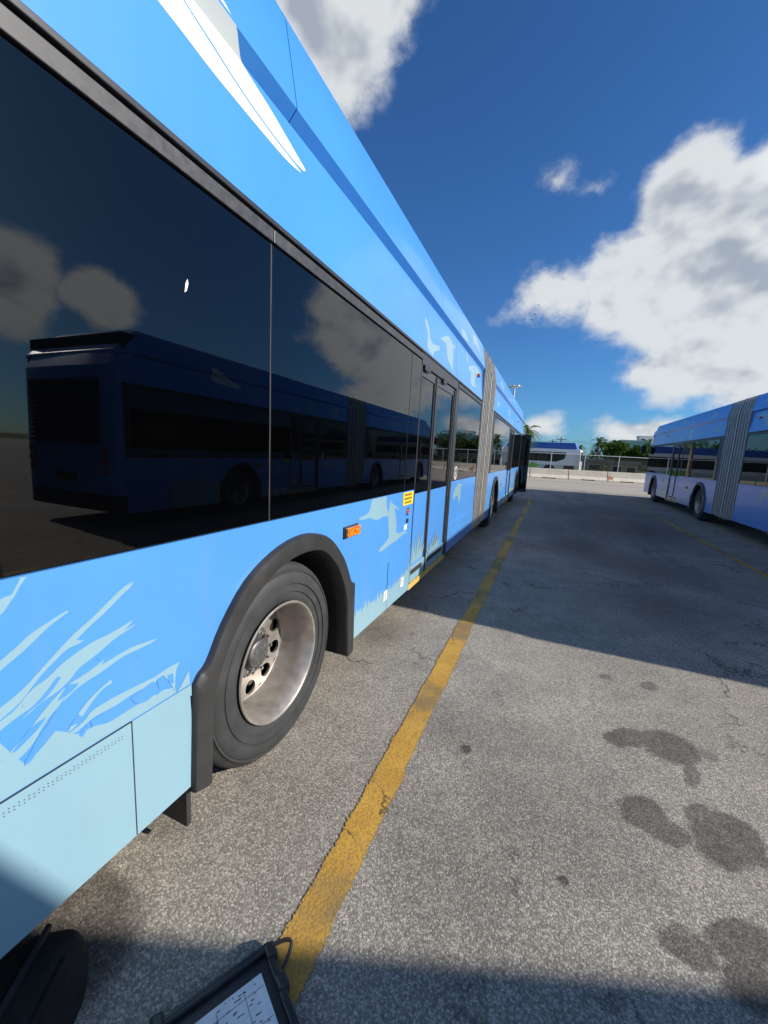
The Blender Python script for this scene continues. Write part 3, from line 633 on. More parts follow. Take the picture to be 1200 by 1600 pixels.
        for (ya, za), (yb, zb) in list(zip(arc, arc[1:])) + [((cy - .012, cz + .030), (cy - .008, cz - .012)), ((cy - .008, cz - .012), (cy + .022, cz - .012)), ((cy + .022, cz - .012), (cy + .036, cz - .042)), ((cy - .010, cz + .012), (cy + .016, cz + .012))]:
            dx_, dz_ = yb - ya, zb - za; L = math.hypot(dx_, dz_); nx, nz = -dz_ / L * .0055, dx_ / L * .0055
            mb.add([(s * (W + .0012), ya + nx, za + nz), (s * (W + .0012), yb + nx, zb + nz), (s * (W + .0012), yb - nx, zb - nz), (s * (W + .0012), ya - nx, za - nz)], [(0, 1, 2, 3)])
        mb.add([(s * (W + .0012), cy - .012 + .011 * math.cos(2 * math.pi * k / 12), cz + .046 + .011 * math.sin(2 * math.pi * k / 12)) for k in range(12)], [tuple(range(12))])
        mb.build('wheelchair_symbol', 'whitesign', b, fix=False)
        # printed livery
        for k in ('mass', 'S1', 'S2', 'S3', 'S4', 'S5', 'S6', 'S7', 'S8'): decal('reed_graphic', G[k], 'pale', b, s, lift=.00012 * (1 + ('mass', 'S1', 'S2', 'S3', 'S4', 'S5', 'S6', 'S7', 'S8').index(k)))
        for p_ in GAPS: decal('reed_graphic_gap', p_, 'blue', b, s, lift=.00118)
        decal('grass_graphic', grass_poly(2.262, 3.42, .305, lambda y: .475 - .02 * math.sin((y - 2.26) * 3) + max(0, y - 3.3) * .6, 4), 'pale', b, s, lift=.00012)
        decal('goose_graphic', G['goose1'], 'pale', b, s); decal('goose_graphic', G['goose2'], 'pale', b, s, lift=.00012)
        decal('swift_graphic', G['swift'], 'pale', b, s)
        for k, bl in enumerate(tuft(3.66, .52, .36, .34, 11, 2) + tuft(4.28, .50, .38, .24, 11, 9)):
            mb = MB(); mb.add([(s * (W - .0150 + .0003 * k), min(max(y, 3.492 if y < 3.97 else 4.02), 3.902 if y < 3.97 else 4.69), z) for y, z in bl], [(0, 1, 2, 3, 4)]); mb.build('reed_graphic', 'pale', b, fix=False)
        decal('heron_beak_graphic', G['beak1'], 'white', b, s); decal('heron_beak_graphic', G['beak2'], 'white', b, s, lift=.00012)
        for k in ('b1', 'b2', 'b3', 'b4', 'b5'): decal('flying_bird_graphic', G[k], 'pale', b, s)
        for k, dy, dz in (('b1', 5.0, .1), ('b2', 6.6, 0), ('b4', 3.2, -.06), ('b3', 5.9, .04), ('b1', 8.2, 0), ('b2', 9.6, .05), ('b4', 6.2, 0)): decal('flying_bird_graphic', G[k], 'pale', b, s, dy, .0002, dz)
        for k, dy, dz in (('goose2', 7.6, .02), ('swift', 5.1, -.25), ('goose2', 10.6, -.05), ('goose1', 10.2, .0), ('swift', 8.2, -.1)): decal('goose_graphic', G[k], 'pale', b, s, dy, .0002, dz)
        decal('grass_graphic', grass_poly(10.01, 11.47, .35, lambda y: .50 + .05 * math.sin(y * 2.1), 14), 'pale', b, s, lift=.00012)
        decal('grass_graphic', grass_poly(12.83, 14.41, .35, lambda y: .62 + .06 * math.sin(y * 2.6), 15), 'pale', b, s, lift=.00012)
                # mirror
        mb = MB(); mb.tube([(s * (W - .05), 16.95, 2.50), (s * (W + .10), 17.12, 2.56), (s * (W + .19), 17.16, 2.50)], .018); ma = mb.build('mirror_arm', 'rubber', b, smooth=60)
        mb = MB(); mb.prism([(x * .10 + s * (W + .19), z * .20 + 2.28) for x, z in [(math.copysign(abs(math.cos(a)) ** .5, math.cos(a)), math.copysign(abs(math.sin(a)) ** .5, math.sin(a))) for a in [2 * math.pi * k / 20 for k in range(20)]]], lambda u, v, w_: (u, w_, v), 17.12, 17.24); mb.build('mirror_head', 'rubber', ma, smooth=40)
    # access panel rivets and vents on the tail
    for s in (1, -1):
        pv = MB()
        for k in range(68):
            for j in range(2):
                y = .03 + k * .0102; z = .684 - j * .009 - (k % 2) * .003
                pv.add([(s * (W + .0082), y + a, z + e) for a, e in ((-.0013, -.0013), (.0013, -.0013), (.0013, .0013), (-.0013, .0013))], [(0, 1, 2, 3)])
        pv.build('vent_perforation', 'rubber', b, fix=False)['kind'] = 'stuff'
        for ya, yb, za, zb in ((.7432, .7466, .305, .710), (-.25, .7466, .7082, .7100), (-.2495, -.2455, .305, .710), (2.8635, 2.8662, .31, .70)):
            mb = MB(); mb.box(*sorted((s * (W + .004), s * (W + .0080))), ya, yb, za, zb); mb.build('panel_gap_seal', 'rubber', b)
    # roof shrouds
    prof = [(W - .035, 2.905), (W + .005, 2.945), (W + .005, 2.955), (W - .055, 3.27), (W - .075, 3.31), (W - .14, 3.34), (W - .5, 3.365), (0, 3.37)]
    full = prof + [(-x, z) for x, z in reversed(prof[:-1])]
    def shroud(y0, y1, f0=None, f1=None):
        mb = MB(); rings = []
        low = lambda y, k: [(x * (1 - .02 * k), y, 2.905 + (z - 2.905) * (1 - k)) for x, z in full]
        if f0: rings += [low(y0 - f0, .85), low(y0 - f0 * .45, .30), low(y0 - f0 * .2, .10)]
        rings += [low(y0, 0), low(y1, 0)]
        if f1: rings += [low(y1 + f1 * .2, .10), low(y1 + f1 * .45, .30), low(y1 + f1, .85)]
        mb.loft(rings, True, True); mb.build('roof_shroud', 'roofblue', b, smooth=28)
    shroud(-.72, 1.548, f0=.35); shroud(1.553, 3.962); shroud(3.967, 6.625); shroud(8.03, 10.99); shroud(10.995, 13.9); shroud(13.905, 16.0, f1=.55)
    # bellows
    hp = [(W + .004, .345), (W + .004, 1.0), (W + .004, 1.7), (W + .004, 2.45), (W + .004, 2.95), (W - .055, 3.26), (W - .09, 3.315), (W - .2, 3.35), (W - .5, 3.375), (0, 3.385)]
    loop = hp + [(-x, z) for x, z in reversed(hp[:-1])]
    mb = MB(); rings = []; NF = 17
    for k in range(2 * NF + 1):
        y = 6.632 + (8.026 - 6.632) * k / (2 * NF); ins = .060 if k % 2 else .0
        mid = 1 - abs(k / NF - 1)
        ins += .012 * mid; drop = .045 * math.sin(mid * math.pi * .5)
        rings.append([(math.copysign(abs(x) - (ins if abs(x) > .3 else 0), x) if x else 0, y, (z - (ins if z > 2.8 else 0)) - (drop if z < .5 else 0) ) for x, z in loop])
    mb.loft(rings, True, True); bw = mb.build('bellows', 'bellow', b)
    for k in range(2, 2 * NF, 4):
        y = 6.632 + (8.026 - 6.632) * k / (2 * NF); g_ = lambda e, yy: [(math.copysign(abs(x) + e, x) if x else 0, yy, z + (e if z > 2.8 else 0)) for x, z in loop]
        mb = MB(); mb.loft([g_(-.02, y - .009), g_(.007, y - .009), g_(.007, y + .009), g_(-.02, y + .009)]); mb.build('bellows_rib', 'rib', bw)
    mb = MB()
    o1 = [(math.copysign(abs(x) + .010, x) if x else 0, z + (.01 if z > 2.8 else 0)) for x, z in loop]; i1 = [(x * .95, .35 + (z - .35) * .98) for x, z in loop]
    mb.loft([[(x, 7.315, z) for x, z in o1], [(x, 7.345, z) for x, z in o1], [(x, 7.345, z) for x, z in i1], [(x, 7.315, z) for x, z in i1]]); mb.build('bellows_hoop', 'rib', bw)
    # nose
    plan = [(W, 16.5), (W - .005, 16.86), (W - .06, 17.08), (W - .20, 17.24), (W - .5, 17.33), (0, 17.37)]
    plan = plan + [(-x, y) for x, y in reversed(plan[:-1])]
    def band(name, m, z0, z1, r0=0., r1=0., x0=1., x1=1., st=0):
        n = 4; rings = []
        P_ = plan[st:len(plan) - st] if st else plan
        for k in range(n + 1):
            t = k / n; z = z0 + (z1 - z0) * t; rk = r0 + (r1 - r0) * t; xx = x0 + (x1 - x0) * t
            rings.append([(x * xx, y - rk, z) for x, y in P_])
        mb = MB(); mb.loft(rings, False); return mb.build(name, m, b, smooth=50)
    band('front_bumper', 'rubber', .30, .56); nose = band('front_mask', 'blue', .562, 1.248, st=0)
    band('windshield', 'glass', 1.25, 2.44, 0, .09, st=1); band('destination_sign', 'doorglass', 2.442, 2.86, .09, .13, 1, .985); band('front_cap', 'roofblue', 2.862, 3.10, .13, .32, .985, .965)
    mb = MB(); mb.add([(x * .965, y - .32, 3.10) for x, y in plan], [tuple(range(len(plan)))]); mb.build('front_roof', 'roofblue', b, fix=False)
    for s in (1, -1):
        for k, xx in enumerate((.78, .98)):
            mb = MB(); mb.prism([(s * xx + .085 * math.cos(a), .80 + .085 * math.sin(a)) for a in [2 * math.pi * j / 20 for j in range(20)]], lambda u, v, w_: (u, w_, v), 17.10, 17.32 - .10 * k); mb.build('headlight', 'chrome', b)
    # front door standing open on the kerb side
    mb = MB()
    o_, i_ = [(W + .00, .30), (W + .34, .30), (W + .34, 2.44), (W + .00, 2.44)], [(W + .05, .42), (W + .29, .42), (W + .29, 2.36), (W + .05, 2.36)]
    for k in range(4):
        j = (k + 1) % 4; mb.prism([o_[k], o_[j], i_[j], i_[k]], lambda u, v, w_: (u, w_, v), 15.98, 16.03)
    fd = mb.build('front_door', 'rubber', b, bevel=.004)
    mb = MB(); mb.box(W + .05, W + .29, 15.995, 16.015, .42, 2.36); mb.build('door_glass', 'doorglass', fd)
    mb = MB(); mb.box(W - .5, W - .045, 15.9, 16.84, .32, 2.45); mb.build('door_opening', 'dark', b)
    # tail
    tp = [(W, -1.0), (W - .02, -1.08), (W - .09, -1.16), (W - .2, -1.20), (0, -1.22)]; tp = tp + [(-x, y) for x, y in reversed(tp[:-1])]
    def tband(name, m, z0, z1, a=0., c_=0.):
        mb = MB(); mb.loft([[(x, y + a, z0) for x, y in tp], [(x, y + c_, z1) for x, y in tp]], False); return mb.build(name, m, b, smooth=50)
    tband('rear_bumper', 'rubber', .32, .60); tband('engine_door', 'blue', .602, 1.35); tband('rear_mask', 'blue', 1.352, 2.72, 0, .04); tband('rear_cap', 'roofblue', 2.722, 2.96, .04, .16)
    mb = MB(); mb.add([(x, y + .16, 2.96) for x, y in tp], [tuple(range(len(tp)))]); mb.build('rear_roof', 'roofblue', b, fix=False)
    gr = MB(); gr.box(-.9, .9, -1.245, -1.20, 1.45, 2.5); gr = gr.build('engine_grille', 'rubber', b)
    for k in range(13):
        z = 1.5 + k * .076; mb = MB(); mb.add([(-.88, -1.246, z), (.88, -1.246, z), (.88, -1.285, z + .022), (-.88, -1.285, z + .022), (-.88, -1.246, z + .03), (.88, -1.246, z + .03)], [(0, 1, 2, 3), (3, 2, 5, 4), (0, 3, 4), (1, 5, 2)]); mb.build('grille_slat', 'frame', gr)
    for s in (1, -1):
        for z in (1.0, 1.16, 1.32):
            mb = MB(); mb.lathe([(0, .055), (.02, .05), (.026, 0)], 18); v = [(s * 1.03 + y, -1.205 - x, z + zz) for x, y, zz in mb.v]; mb.v = v; mb.build('tail_light', 'redlens', b, smooth=40)
    mb = MB(); mb.box(-.26, .26, -1.245, -1.22, .80, .92); mb.build('plate_holder', 'rubber', b)
    return b

busA = make_bus(); busA.location = (-1.12 - W, 0, 0)
tag(busA, 'light blue articulated bus filling the left side, white heron beak on its roof panel', 'bus', 'blue articulated buses parked in the lot')
sp_ = MB().add([(W + .0002, .984, 2.040), (W + .0002, .992, 2.047), (W + .0002, .999, 2.070), (W + .0002, .996, 2.084), (W + .0002, .988, 2.068)], [(0, 1, 2, 3, 4)])
busB = copy_tree(busA); busB.location = (4.22 + W, 5.5, 0)
tag(busB, 'blue articulated bus in shade at right, bellows cut by the picture edge', 'bus', 'blue articulated buses parked in the lot')
busC = copy_tree(busA); YAW = -R(69.5)
tag(busC, 'blue articulated bus standing crosswise behind the right-hand one, outside the frame, shading the foreground', 'bus', 'blue articulated buses parked in the lot')
sp_.build('bird_dropping', 'whitesign', busA, fix=False)
# its tail corner stands beside the lane, behind the other bus
corner = Vector((3.12, .73, 0)); busC.location = corner - Matrix.Rotation(YAW, 3, 'Z') @ Vector((-W + .06, -1.0, 0))
busC.rotation_euler = (0, 0, YAW)

# ------------------------------------------------------------------ barriers and fence
FA, FB = Vector((-2.0, 36.0, 0)), Vector((7.3, 39.3, 0)); FD = (FB - FA).normalized(); FN = Vector((-FD.y, FD.x, 0))
ang = math.atan2(FD.y, FD.x)
bl = 3.22
prof = [(-.30, 0), (.30, 0), (.30, .08), (.12, .33), (.075, .82), (-.075, .82), (-.12, .33), (-.30, .08)]
mb = MB(); mb.prism(prof, lambda u, v, w_: (w_, u, v), -bl / 2 + .03, bl / 2 - .03)
b0 = mb.build('concrete_barrier', 'concrete', bevel=.015); b0.name = 'concrete_barrier'
slot = MB(); slot.box(-.55, .55, -.315, -.299, 0.0, .075); slot.build('drain_slot', 'dark', b0)
rj = random.Random(2)
side_names = {-5: 0}
for i in range(-5, 8):
    o = b0 if i == -5 else copy_tree(b0)
    p = FA + FD * ((i + .5) * bl + .4) + FN * rj.uniform(-.03, .03)
    o.location = p; o.rotation_euler = (0, 0, ang + rj.uniform(-.012, .012))
    where = {0: 'pale concrete barrier just right of the left bus door, below the white bus',
             1: 'pale concrete barrier under the tail of the white bus', 2: 'pale concrete barrier with rust stain at its left end, third from the left bus',
             3: 'pale concrete barrier nearest the right-hand bus front'}.get(i)
    tag(o, where or ('pale concrete barrier hidden behind the left bus, %s in the row' % ('first', 'second', 'third', 'fourth', 'fifth')[i + 5] if i < 0 else 'pale concrete barrier hidden behind the right-hand bus, %s from the end' % ('fourth', 'third', 'second', 'first')[i - 4]), 'barrier', 'concrete barriers along the fence')
    if i == 2:
        mb = MB(); rs = random.Random(4)
        for k in range(9):
            x = -bl / 2 + .06 + k * .05; zt_ = .80 - rs.uniform(0, .35) - abs(k - 3) * .03; zb_ = rs.uniform(.1, .3)
            mb.add([(x, -.0785, zt_), (x + .048, -.0785, zt_), (x + .044, -.124, .34), (x + .004, -.124, .34)], [(0, 1, 2, 3)])
            mb.add([(x + .004, -.124, .34), (x + .044, -.124, .34), (x + .05, -.30 + (zb_ - .08) * .72 - .004, zb_), (x, -.30 + (zb_ - .08) * .72 - .004, zb_)], [(0, 1, 2, 3)])
        mb.build('rust_streak', 'rust', o, fix=False)
fe = empty('chain_link_fence', FA); fe.rotation_euler = (0, 0, ang)
tag(fe, 'galvanised chain-link fence with dark screen mesh behind the concrete barriers', 'fence')
mb = MB(); mb.tube([(-30, .75, 2.12), (34, .75, 2.12)], .03); mb.build('top_rail', 'galv', fe, smooth=50)
p0 = MB(); p0.tube([(0, 0, 0), (0, 0, 2.2)], .038); p0 = p0.build('fence_post', 'galv', fe, smooth=50)
px_ = -29.0; first = True
while px_ < 33:
    o = p0 if first else p0.copy()
    if not first: COL.objects.link(o); o.parent = fe
    first = False; o.location = (px_, .75, 0); px_ += 2.85
for k in range(-10, 12):
    mb = MB(); mb.add([(k * 2.85, .80, .15), ((k + 1) * 2.85, .80, .15), ((k + 1) * 2.85, .80, 2.10), (k * 2.85, .80, 2.10)], [(0, 1, 2, 3)]); mb.build('screen_mesh', 'screen', fe, fix=False)

# ------------------------------------------------------------------ white city buses beyond the fence
def make_white():
    """12 m single-deck bus, long side facing the camera along local -Y, tail at local +X"""
    b = empty('city_bus')
    mb = MB(); mb.prism([(-12.2, .35), (-.06, .35), (0, .5), (0, 2.50), (-.10, 2.72), (-12.2, 2.72)], lambda u, v, w_: (u, w_, v), -1.27, 1.27); mb.build('body', 'busw', b, bevel=.05)
    mb = MB(); mb.prism([(-12.0, 2.721), (-.35, 2.721), (-.60, 3.34), (-11.7, 3.34)], lambda u, v, w_: (u, w_, v), -1.20, 1.20); mb.build('roof_fairing', 'busb', b, bevel=.05)
    mb = MB(); mb.prism([(-11.9, .40), (-.02, .40), (-.02, 1.12), (-11.9, 1.12)], lambda u, v, w_: (u, w_, v), -1.276, -1.271); mb.build('lower_stripe', 'busmint', b)
    for k in range(6):
        x0 = -11.9 + k * 1.75; x1 = x0 + 1.74
        pl = [(x0, 1.45), (x1, 1.45), (x1, 2.40), (x0, 2.40)] if k < 5 else [(x0, 1.45), (x0 + 1.0, 1.45), (x0 + 1.75, 1.75), (x0 + 1.85, 2.40), (x0, 2.40)]
        mb = MB(); mb.prism(pl, lambda u, v, w_: (u, w_, v), -1.282, -1.272); mb.build('side_window', 'doorglass', b)
    mb = MB(); mb.box(-1.42, -.45, -1.284, -1.272, .72, 1.12); mb.build('engine_vent', 'frame', b)
    mb = MB(); mb.box(-.02, .012, -1.0, 1.0, 1.6, 2.5); mb.build('rear_window', 'doorglass', b)
    mb = MB(); mb.prism([(-5.25 + .62 * math.cos(a) * (1 + .18 * math.sin(5 * a)), .98 + .28 * math.sin(a)) for a in [2 * math.pi * k / 36 for k in range(36)]], lambda u, v, w_: (u, w_, v), -1.286, -1.277); mb.build('leaf_graphic', 'busg', b)
    mb = MB(); mb.prism([(-4.25 + .42 * math.cos(a), 1.0 + .25 * math.sin(a) * (1 + .3 * math.cos(3 * a))) for a in [2 * math.pi * k / 36 for k in range(36)]], lambda u, v, w_: (u, w_, v), -1.287, -1.278); mb.build('leaf_graphic', 'busg', b)
    for xc in (-2.75, -9.2):
        for sgn in (-1, 1):
            mb = MB(); mb.lathe([(.0, .30), (.0, .45), (-.03, .5), (-.26, .5), (-.28, .45)], 28); mb.v = [(xc + y, sgn * (1.285 + x), .5 + z) for x, y, z in mb.v]; t_ = mb.build('tyre', 'tyre', b, smooth=50)
            mb = MB(); mb.lathe([(-.012, .30), (-.05, .26), (-.05, .12), (-.02, .10), (-.02, 0)], 24); mb.v = [(xc + y, sgn * (1.285 + x), .5 + z) for x, y, z in mb.v]; mb.build('rim', 'rim', t_, smooth=40)
        mb = MB(); mb.prism([(xc + .62 * math.cos(a), .5 + .62 * math.sin(a)) for a in [math.pi * k / 14 for k in range(15)]], lambda u, v, w_: (u, w_, v), -1.280, -1.2765); mb.build('wheel_arch', 'dark', b)
    return b
wb = make_white(); wb.location = (2.75, 44.5, -.05); wb.rotation_euler = (0, 0, R(-8))
tag(wb, 'white city bus with blue roof and green leaf marks parked beyond the fence', 'bus', 'white buses beyond the fence')
for k, (x, y) in enumerate(((-12.0, 46.3), (-26.5, 48.0))):
    o = copy_tree(wb); o.location = (x, y, -.05); o.rotation_euler = (0, 0, R(-7))
    tag(o, ('second' if k == 0 else 'third') + ' white bus with blue roof in the far row, hidden behind the left bus', 'bus', 'white buses beyond the fence')

# ------------------------------------------------------------------ vegetation
def tree(name, loc, hgt, rad, label, n=2600, seed=1, group='trees beyond the fence'):
    rr = random.Random(seed); t = empty(name, loc); tag(t, label, 'tree', group)
    mb = MB(); th = hgt * .42
    mb.tube([(0, 0, 0), (.1, 0, th * .5), (0, .1, th), (.1, .1, hgt * .75)], [rad * .10, rad * .08, rad * .06, .04])
    for k in range(6):
        a = k * 1.05 + rr.uniform(-.2, .2); mb.tube([(0, 0, th * .8), (math.cos(a) * rad * .4, math.sin(a) * rad * .4, th * 1.15), (math.cos(a) * rad * .75, math.sin(a) * rad * .75, hgt * .72)], [rad * .05, rad * .035, .02])
    mb.build('trunk', 'bark', t, smooth=60)
    cl = [(rr.uniform(-.75, .75) * rad, rr.uniform(-.75, .75) * rad, hgt * rr.uniform(.50, .9), rad * rr.uniform(.22, .42)) for _ in range(26)]
    lf = MB()
    for _ in range(n):
        cx, cy, cz, cr = rr.choice(cl); d = Vector((rr.gauss(0, 1), rr.gauss(0, 1), rr.gauss(0, .75))).normalized() * cr * rr.uniform(.55, 1.05)
        p = Vector((cx, cy, cz)) + d
        if p.z > hgt or p.z < hgt * .25: continue
        u = Vector((rr.gauss(0, 1), rr.gauss(0, 1), rr.gauss(0, 1))).normalized(); v = u.cross(Vector((rr.gauss(0, 1), rr.gauss(0, 1), rr.gauss(0, 1)))).normalized(); s = rr.uniform(.10, .24)
        lf.add([p - u * s, p + v * s * .6, p + u * s, p - v * s * .6], [(0, 1, 2, 3)])
    lf.build('crown', 'leaf', t, fix=False); return t
def palm(name, loc, hgt, fl, label, seed, nf=22, group='palms beyond the fence'):
    rr = random.Random(seed); t = empty(name, loc); tag(t, label, 'palm tree', group)
    mb = MB(); mb.tube([(0, 0, 0), (.05, 0, hgt * .3), (.02, .03, hgt * .7), (0, 0, hgt)], [.20, .16, .14, .13], 10); mb.build('trunk', 'bark', t, smooth=60)
    for k in range(nf):
        a = 2 * math.pi * k / nf * 2.4 + rr.uniform(-.2, .2); el = R(rr.uniform(-35, 70)); fr = MB(); L = fl * rr.uniform(.8, 1.1); pts = []
        for j in range(9):
            q = j / 8; r_ = L * q * math.cos(el) * (1 - .12 * q); z = L * q * math.sin(el) - L * .55 * q * q
            pts.append(Vector((math.cos(a) * r_, math.sin(a) * r_, hgt + z)))
        sidev = Vector((-math.sin(a), math.cos(a), 0))
        for j in range(8):
            d = (pts[j + 1] - pts[j]).normalized()
            fr.add([pts[j] + sidev * .012, pts[j] - sidev * .012, pts[j + 1] - sidev * .010, pts[j + 1] + sidev * .010], [(0, 1, 2, 3)])
            for q in (0, .33, .66):
                p = pts[j].lerp(pts[j + 1], q)
                for sg in (-1, 1):
                    ll = fl * .26 * (1 - abs((j + q) / 8 - .45)) * rr.uniform(.8, 1.1); tip = p + sidev * sg * ll * .8 + d * ll * .5 - Vector((0, 0, ll * .35))
                    fr.add([p - d * .02, p + d * .03, tip], [(0, 1, 2)])
        fr.build('frond', 'frond', t, fix=False)
    return t
palm('palm_tree', (-2.35, 34.9 + 6.0, 0), 4.3, 1.7, 'green palm showing above the open door of the left bus', 5)
palm('palm_tree', (3.95, 72, 0), 3.6, 1.6, 'short palm just right of the white bus', 8)
palm('palm_tree', (6.5, 70, 0), 4.6, 1.9, 'taller palm at the left end of the tree clump', 11)
tree('broadleaf_tree', (8.4, 72, 0), 5.0, 2.6, 'dense dark tree beside the taller palm', seed=3)
tree('broadleaf_tree', (11.4, 74, 0), 4.3, 2.5, 'rounded green tree left of the right-hand bus mirror', seed=6)
tree('broadleaf_tree', (14.6, 73, 0), 4.7, 2.7, 'green tree partly hidden by the right-hand bus front', seed=9)
rt = random.Random(21)
for k, x in enumerate((-62, -50, -40, -31, -23, -15, 20, 27, 36, 46, 58)):
    o = tree('broadleaf_tree', (x, 84 + rt.uniform(-5, 10), 0), rt.uniform(5, 8), rt.uniform(3, 4.5), 'broad green tree hidden behind the ' + ('left bus' if x < 0 else 'right-hand bus') + ', ' + ('first', 'second', 'third', 'fourth', 'fifth', 'sixth')[k if x < 0 else k - 6] + ' from the left', n=1300, seed=40 + k, group='trees hidden by the buses')
mb = MB(); rh_ = random.Random(12)
for _ in range(9000):
    p = Vector((rh_.uniform(-90, 90), rh_.uniform(100, 106), 0)); p.z = rh_.uniform(.1, 2.3 + .8 * math.sin(p.x * .21) + .5 * math.sin(p.x * .9))
    u = Vector((rh_.gauss(0, 1), rh_.gauss(0, 1), rh_.gauss(0, 1))).normalized(); v = u.cross(Vector((0, .3, 1))).normalized(); s_ = rh_.uniform(.2, .5)
    mb.add([p - u * s_, p + v * s_ * .6, p + u * s_, p - v * s_ * .6], [(0, 1, 2, 3)])
hd = mb.build('distant_shrubs', 'leaf', fix=False); struct(hd, 'stuff'); hd['label'] = 'low dark line of shrubs on the horizon behind the fence'; hd['category'] = 'shrubs'

# ------------------------------------------------------------------ far buildings, poles, light mast, birds
def building(name, loc, sx, sy, sz, m, label, rows, cols, roof='roofdark'):
    t = empty(name, loc); tag(t, label, 'building')
    MB().box(-sx / 2, sx / 2, -sy / 2, sy / 2, 0, sz).build('wall', m, t)
    MB().box(-sx / 2 - .2, sx / 2 + .2, -sy / 2 - .2, sy / 2 + .2, sz + .003, sz + .35).build('roof', roof, t)
    for r_ in range(rows):
        for c in range(cols):
            wd = sx / cols * .6; xc = -sx / 2 + sx / cols * (c + .5); zc = sz * (r_ + .55) / rows; hh = sz / rows * .4
            f = MB().box(xc - wd / 2 - .08, xc + wd / 2 + .08, -sy / 2 - .05, -sy / 2 - .003, zc - hh / 2 - .08, zc + hh / 2 + .08).build('window', 'render', t)
            MB().box(xc - wd / 2, xc + wd / 2, -sy / 2 - .08, -sy / 2 - .053, zc - hh / 2, zc + hh / 2).build('pane', 'doorglass', f)
    return t
building('office_block', (24.0, 128, 0), 15, 10, 7.4, 'greenwall', 'low sea-green block above the trees beside the right-hand bus', 2, 6, 'render')
building('roof_plant_tower', (23.6, 132, 0), 3.6, 4, 9.0, 'render', 'white boxy tower rising just left of the right-hand bus roof', 4, 2, 'render')
building('depot_shed', (3.2, 62, 0), 6.5, 4, 1.6, 'tan', 'low tan shed behind the fence, right of the white bus', 1, 3)
building('timber_shed', (8.3, 58, 0), 3.0, 3, 1.5, 'tan', 'low tan timber shed behind the dark fence mesh', 1, 2)
def upole(loc, h, label):
    t = empty('utility_pole', loc); tag(t, label, 'utility pole', 'utility poles beyond the fence')
    MB().tube([(0, 0, 0), (0, 0, h)], [.14, .09]).build('mast', 'wood', t, smooth=60)
    MB().box(-.9, .9, -.05, .05, h - .5, h - .38).build('crossarm', 'wood', t)
    for x in (-.8, -.3, .3, .8): MB().tube([(x, 0, h - .38), (x, 0, h - .22)], [.05, .03], 6).build('insulator', 'galv', t)
    return t
upole((1.3, 84, 0), 5.9, 'slim utility pole behind the white bus roof'); upole((-.2, 96, 0), 6.0, 'farther utility pole left of the slim one'); upole((4.6, 90, 0), 4.6, 'utility pole between the two short palms')
upole((13.0, 92, 0), 6.0, 'utility pole among the trees by the right-hand bus')
wr = MB()
for z0 in (5.55, 5.3):
    for a, b in (((-30, 100), (-.2, 96)), ((-.2, 96), (1.3, 84)), ((1.3, 84), (4.6, 90)), ((4.6, 90), (13.0, 92)), ((13, 92), (60, 100))):
        wr.tube([(a[0] + (b[0] - a[0]) * q / 6, a[1] + (b[1] - a[1]) * q / 6, z0 - 1.2 * (q / 6) * (1 - q / 6)) for q in range(7)], .016, 4)
tag(wr.build('overhead_wire', 'rubber', None, fix=False), 'thin dark overhead wires strung between the far utility poles', 'wires')
t = empty('floodlight_mast', (-5.35, 55, 0)); tag(t, 'tall floodlight mast with a ring of lamps above the left bus', 'light mast')
MB().tube([(0, 0, 0), (0, 0, 10.7)], [.17, .10], 12).build('mast', 'galv', t, smooth=60)
for k in range(6):
    a = 2 * math.pi * k / 6 + .3; c, s = math.cos(a), math.sin(a)
    arm = MB().tube([(0, 0, 10.55), (.45 * c, .45 * s, 10.6)], .05, 6).build('lamp_arm', 'galv', t)
    mb = MB(); mb.box(-.2, .2, -.15, .15, -.09, .09); mb.v = [(x * c - y * s + .62 * c, x * s + y * c + .62 * s, z + 10.58) for x, y, z in mb.v]; mb.build('lamp_head', 'galv', arm, bevel=.03)
for k, (x, z, r_) in enumerate(((-3.9, 22.6, .3), (-4.2, 21.4, 1.0), (-4.5, 20.7, .6), (-4.1, 19.9, -.4), (-5.6, 20.9, .2))):
    bd = empty('bird', (x, 62, z)); bd.rotation_euler = (0, 0, r_); bd.scale = (.55 + .1 * (k % 3),) * 3
    tag(bd, 'tiny dark bird flying in the sky below the big cloud', 'bird', 'birds soaring in the sky')
    MB().tube([(0, -.22, 0), (0, -.05, .02), (0, .12, 0), (0, .28, -.01)], [.01, .06, .07, .015], 6).build('body', 'feather', bd)
    for sg in (-1, 1): MB().add([(0, .10, .02), (sg * .30, .14, .14), (sg * .62, .02, .10), (sg * .30, -.04, .12), (0, -.08, .02), (0, .10, .0), (sg * .30, .14, .12), (sg * .30, -.04, .10)], [(0, 1, 3, 4), (1, 2, 3), (5, 6, 7, 4)]).build('wing', 'feather', bd, fix=False)

# ------------------------------------------------------------------ form holder and bag on the ground
fh = empty('form_holder', (-.655, .835, .004)); fh.rotation_euler = (0, 0, math.atan2(-.864, -.5))
tag(fh, 'black hard-shell form holder with a printed sheet lying on the yellow line', 'clipboard')
LU, LV = .31, .42     # along local X (towards the bus), local +Y towards the lane
mb = MB(); mb.box(0, LU, 0, LV, 0, .030); mb.build('base_tray', 'case', fh, bevel=.006)
rim_ = MB()
for x0, x1, y0, y1 in ((0, LU, 0, .022), (0, LU, LV - .022, LV), (0, .022, .0225, LV - .0225), (LU - .022, LU, .0225, LV - .0225)): rim_.box(x0, x1, y0, y1, .0305, .046)
rim_.build('raised_rim', 'case', fh, bevel=.004)
mb = MB(); mb.box(.006, LU - .006, .0055, .0085, .046, .0475); mb.box(.02, LU - .07, .0145, .0165, .046, .047); mb.build('rim_edging', 'alum', fh)
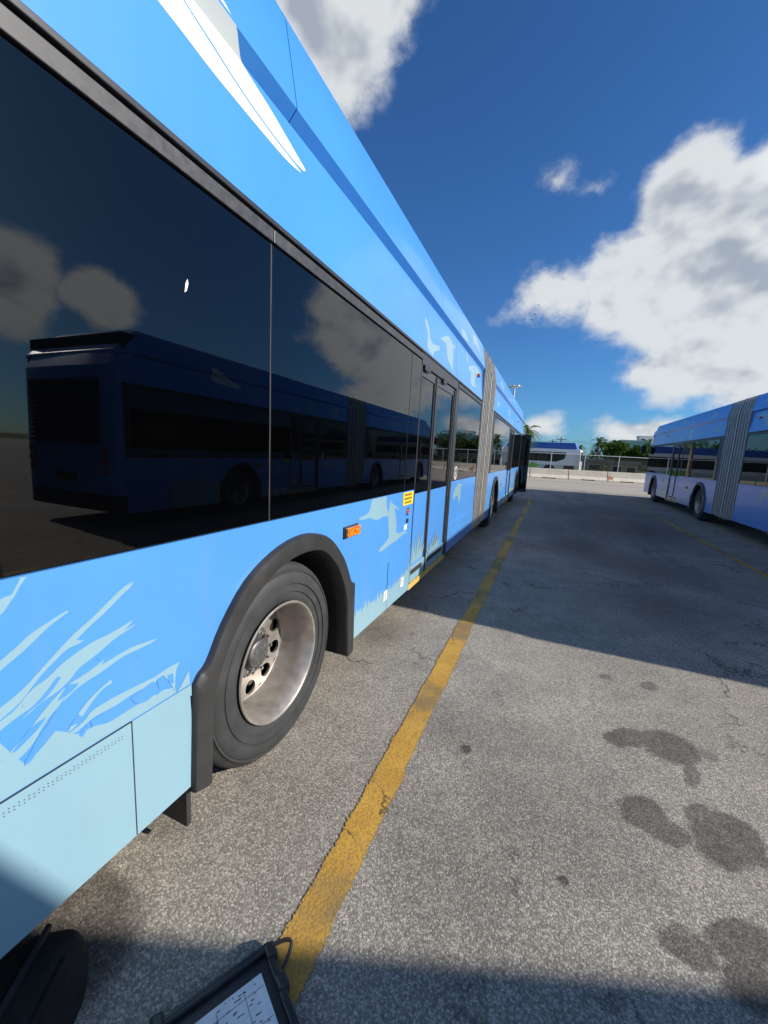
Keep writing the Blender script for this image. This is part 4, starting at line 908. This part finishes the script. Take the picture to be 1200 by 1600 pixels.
mb = MB(); mb.add([(.045, .055, .033), (LU - .045, .055, .033), (LU - .045, LV - .05, .033), (.045, LV - .05, .033)], [(0, 1, 2, 3)]); pp = mb.build('printed_sheet', 'paper', fh, fix=False)
ln = MB(); rl = random.Random(8)
for k in range(4): y = .085 + k * .075; ln.box(.05, LU - .05, y, y + .0012, .0332, .0334)
for k in range(2): x = .10 + k * .075; ln.box(x, x + .0012, .07, LV - .07, .0334, .0336)
for _ in range(110):
    x = .055 + rl.random() * .17; y = .065 + rl.random() * .27; ln.box(x, x + rl.uniform(.004, .012), y, y + .0022, .0336, .0338)
ln.build('printed_rules', 'signink', pp)
for xx, yy in ((-.012, .012), (-.012, .10), (LU - .02, -.010)):
    mb = MB(); mb.box(xx, xx + .034, yy - .006, yy + .036, .004, .052); mb.build('latch', 'case', fh, bevel=.008)
mb = MB(); mb.tube([(-.010 - .042 * math.sin(q * math.pi / 10), .02 + .06 * q / 10, .046 + .02 * math.sin(q * math.pi / 10) - .02 * q / 10) for q in range(11)], .0055, 8); mb.build('latch_strap', 'rubber', fh, smooth=60)
mb = MB(); mb.tube([(LU - .005, .02, .02), (LU + .03, .03, .02), (LU + .075, .06, .018), (LU + .085, .12, .016)], [.012, .020, .022, .020], 10); mb.build('carry_strap', 'rubber', fh, smooth=60)

bg_ = empty('tool_bag', (-1.10, .41, .004)); bg_.rotation_euler = (0, 0, R(-58)); tag(bg_, 'black soft tool bag in the shade at the lower left corner', 'bag')
rings = []
for k in range(9):
    t_ = k / 8; z = .20 * t_; sc_ = (1 - .25 * t_ ** 3) * (.93 + .07 * math.sin(t_ * math.pi)); sc_ = sc_ if k < 8 else .55
    rings.append([(math.copysign(abs(math.cos(a)) ** .55, math.cos(a)) * .17 * sc_, math.copysign(abs(math.sin(a)) ** .55, math.sin(a)) * .11 * sc_, z + .008 * math.sin(3 * a + k)) for a in [2 * math.pi * j / 28 for j in range(28)]])
mb = MB(); mb.loft(rings, True, True); mb.build('bag_body', 'bag', bg_, smooth=60)
for sg in (-1, 1): MB().tube([(-.07, sg * .07, .17), (-.05, sg * .085, .19), (.05, sg * .085, .19), (.07, sg * .07, .17)], .009, 8).build('handle', 'bag', bg_, smooth=60)
MB().box(-.13, .13, -.006, .006, .192, .207).build('zip', 'rubber', bg_)
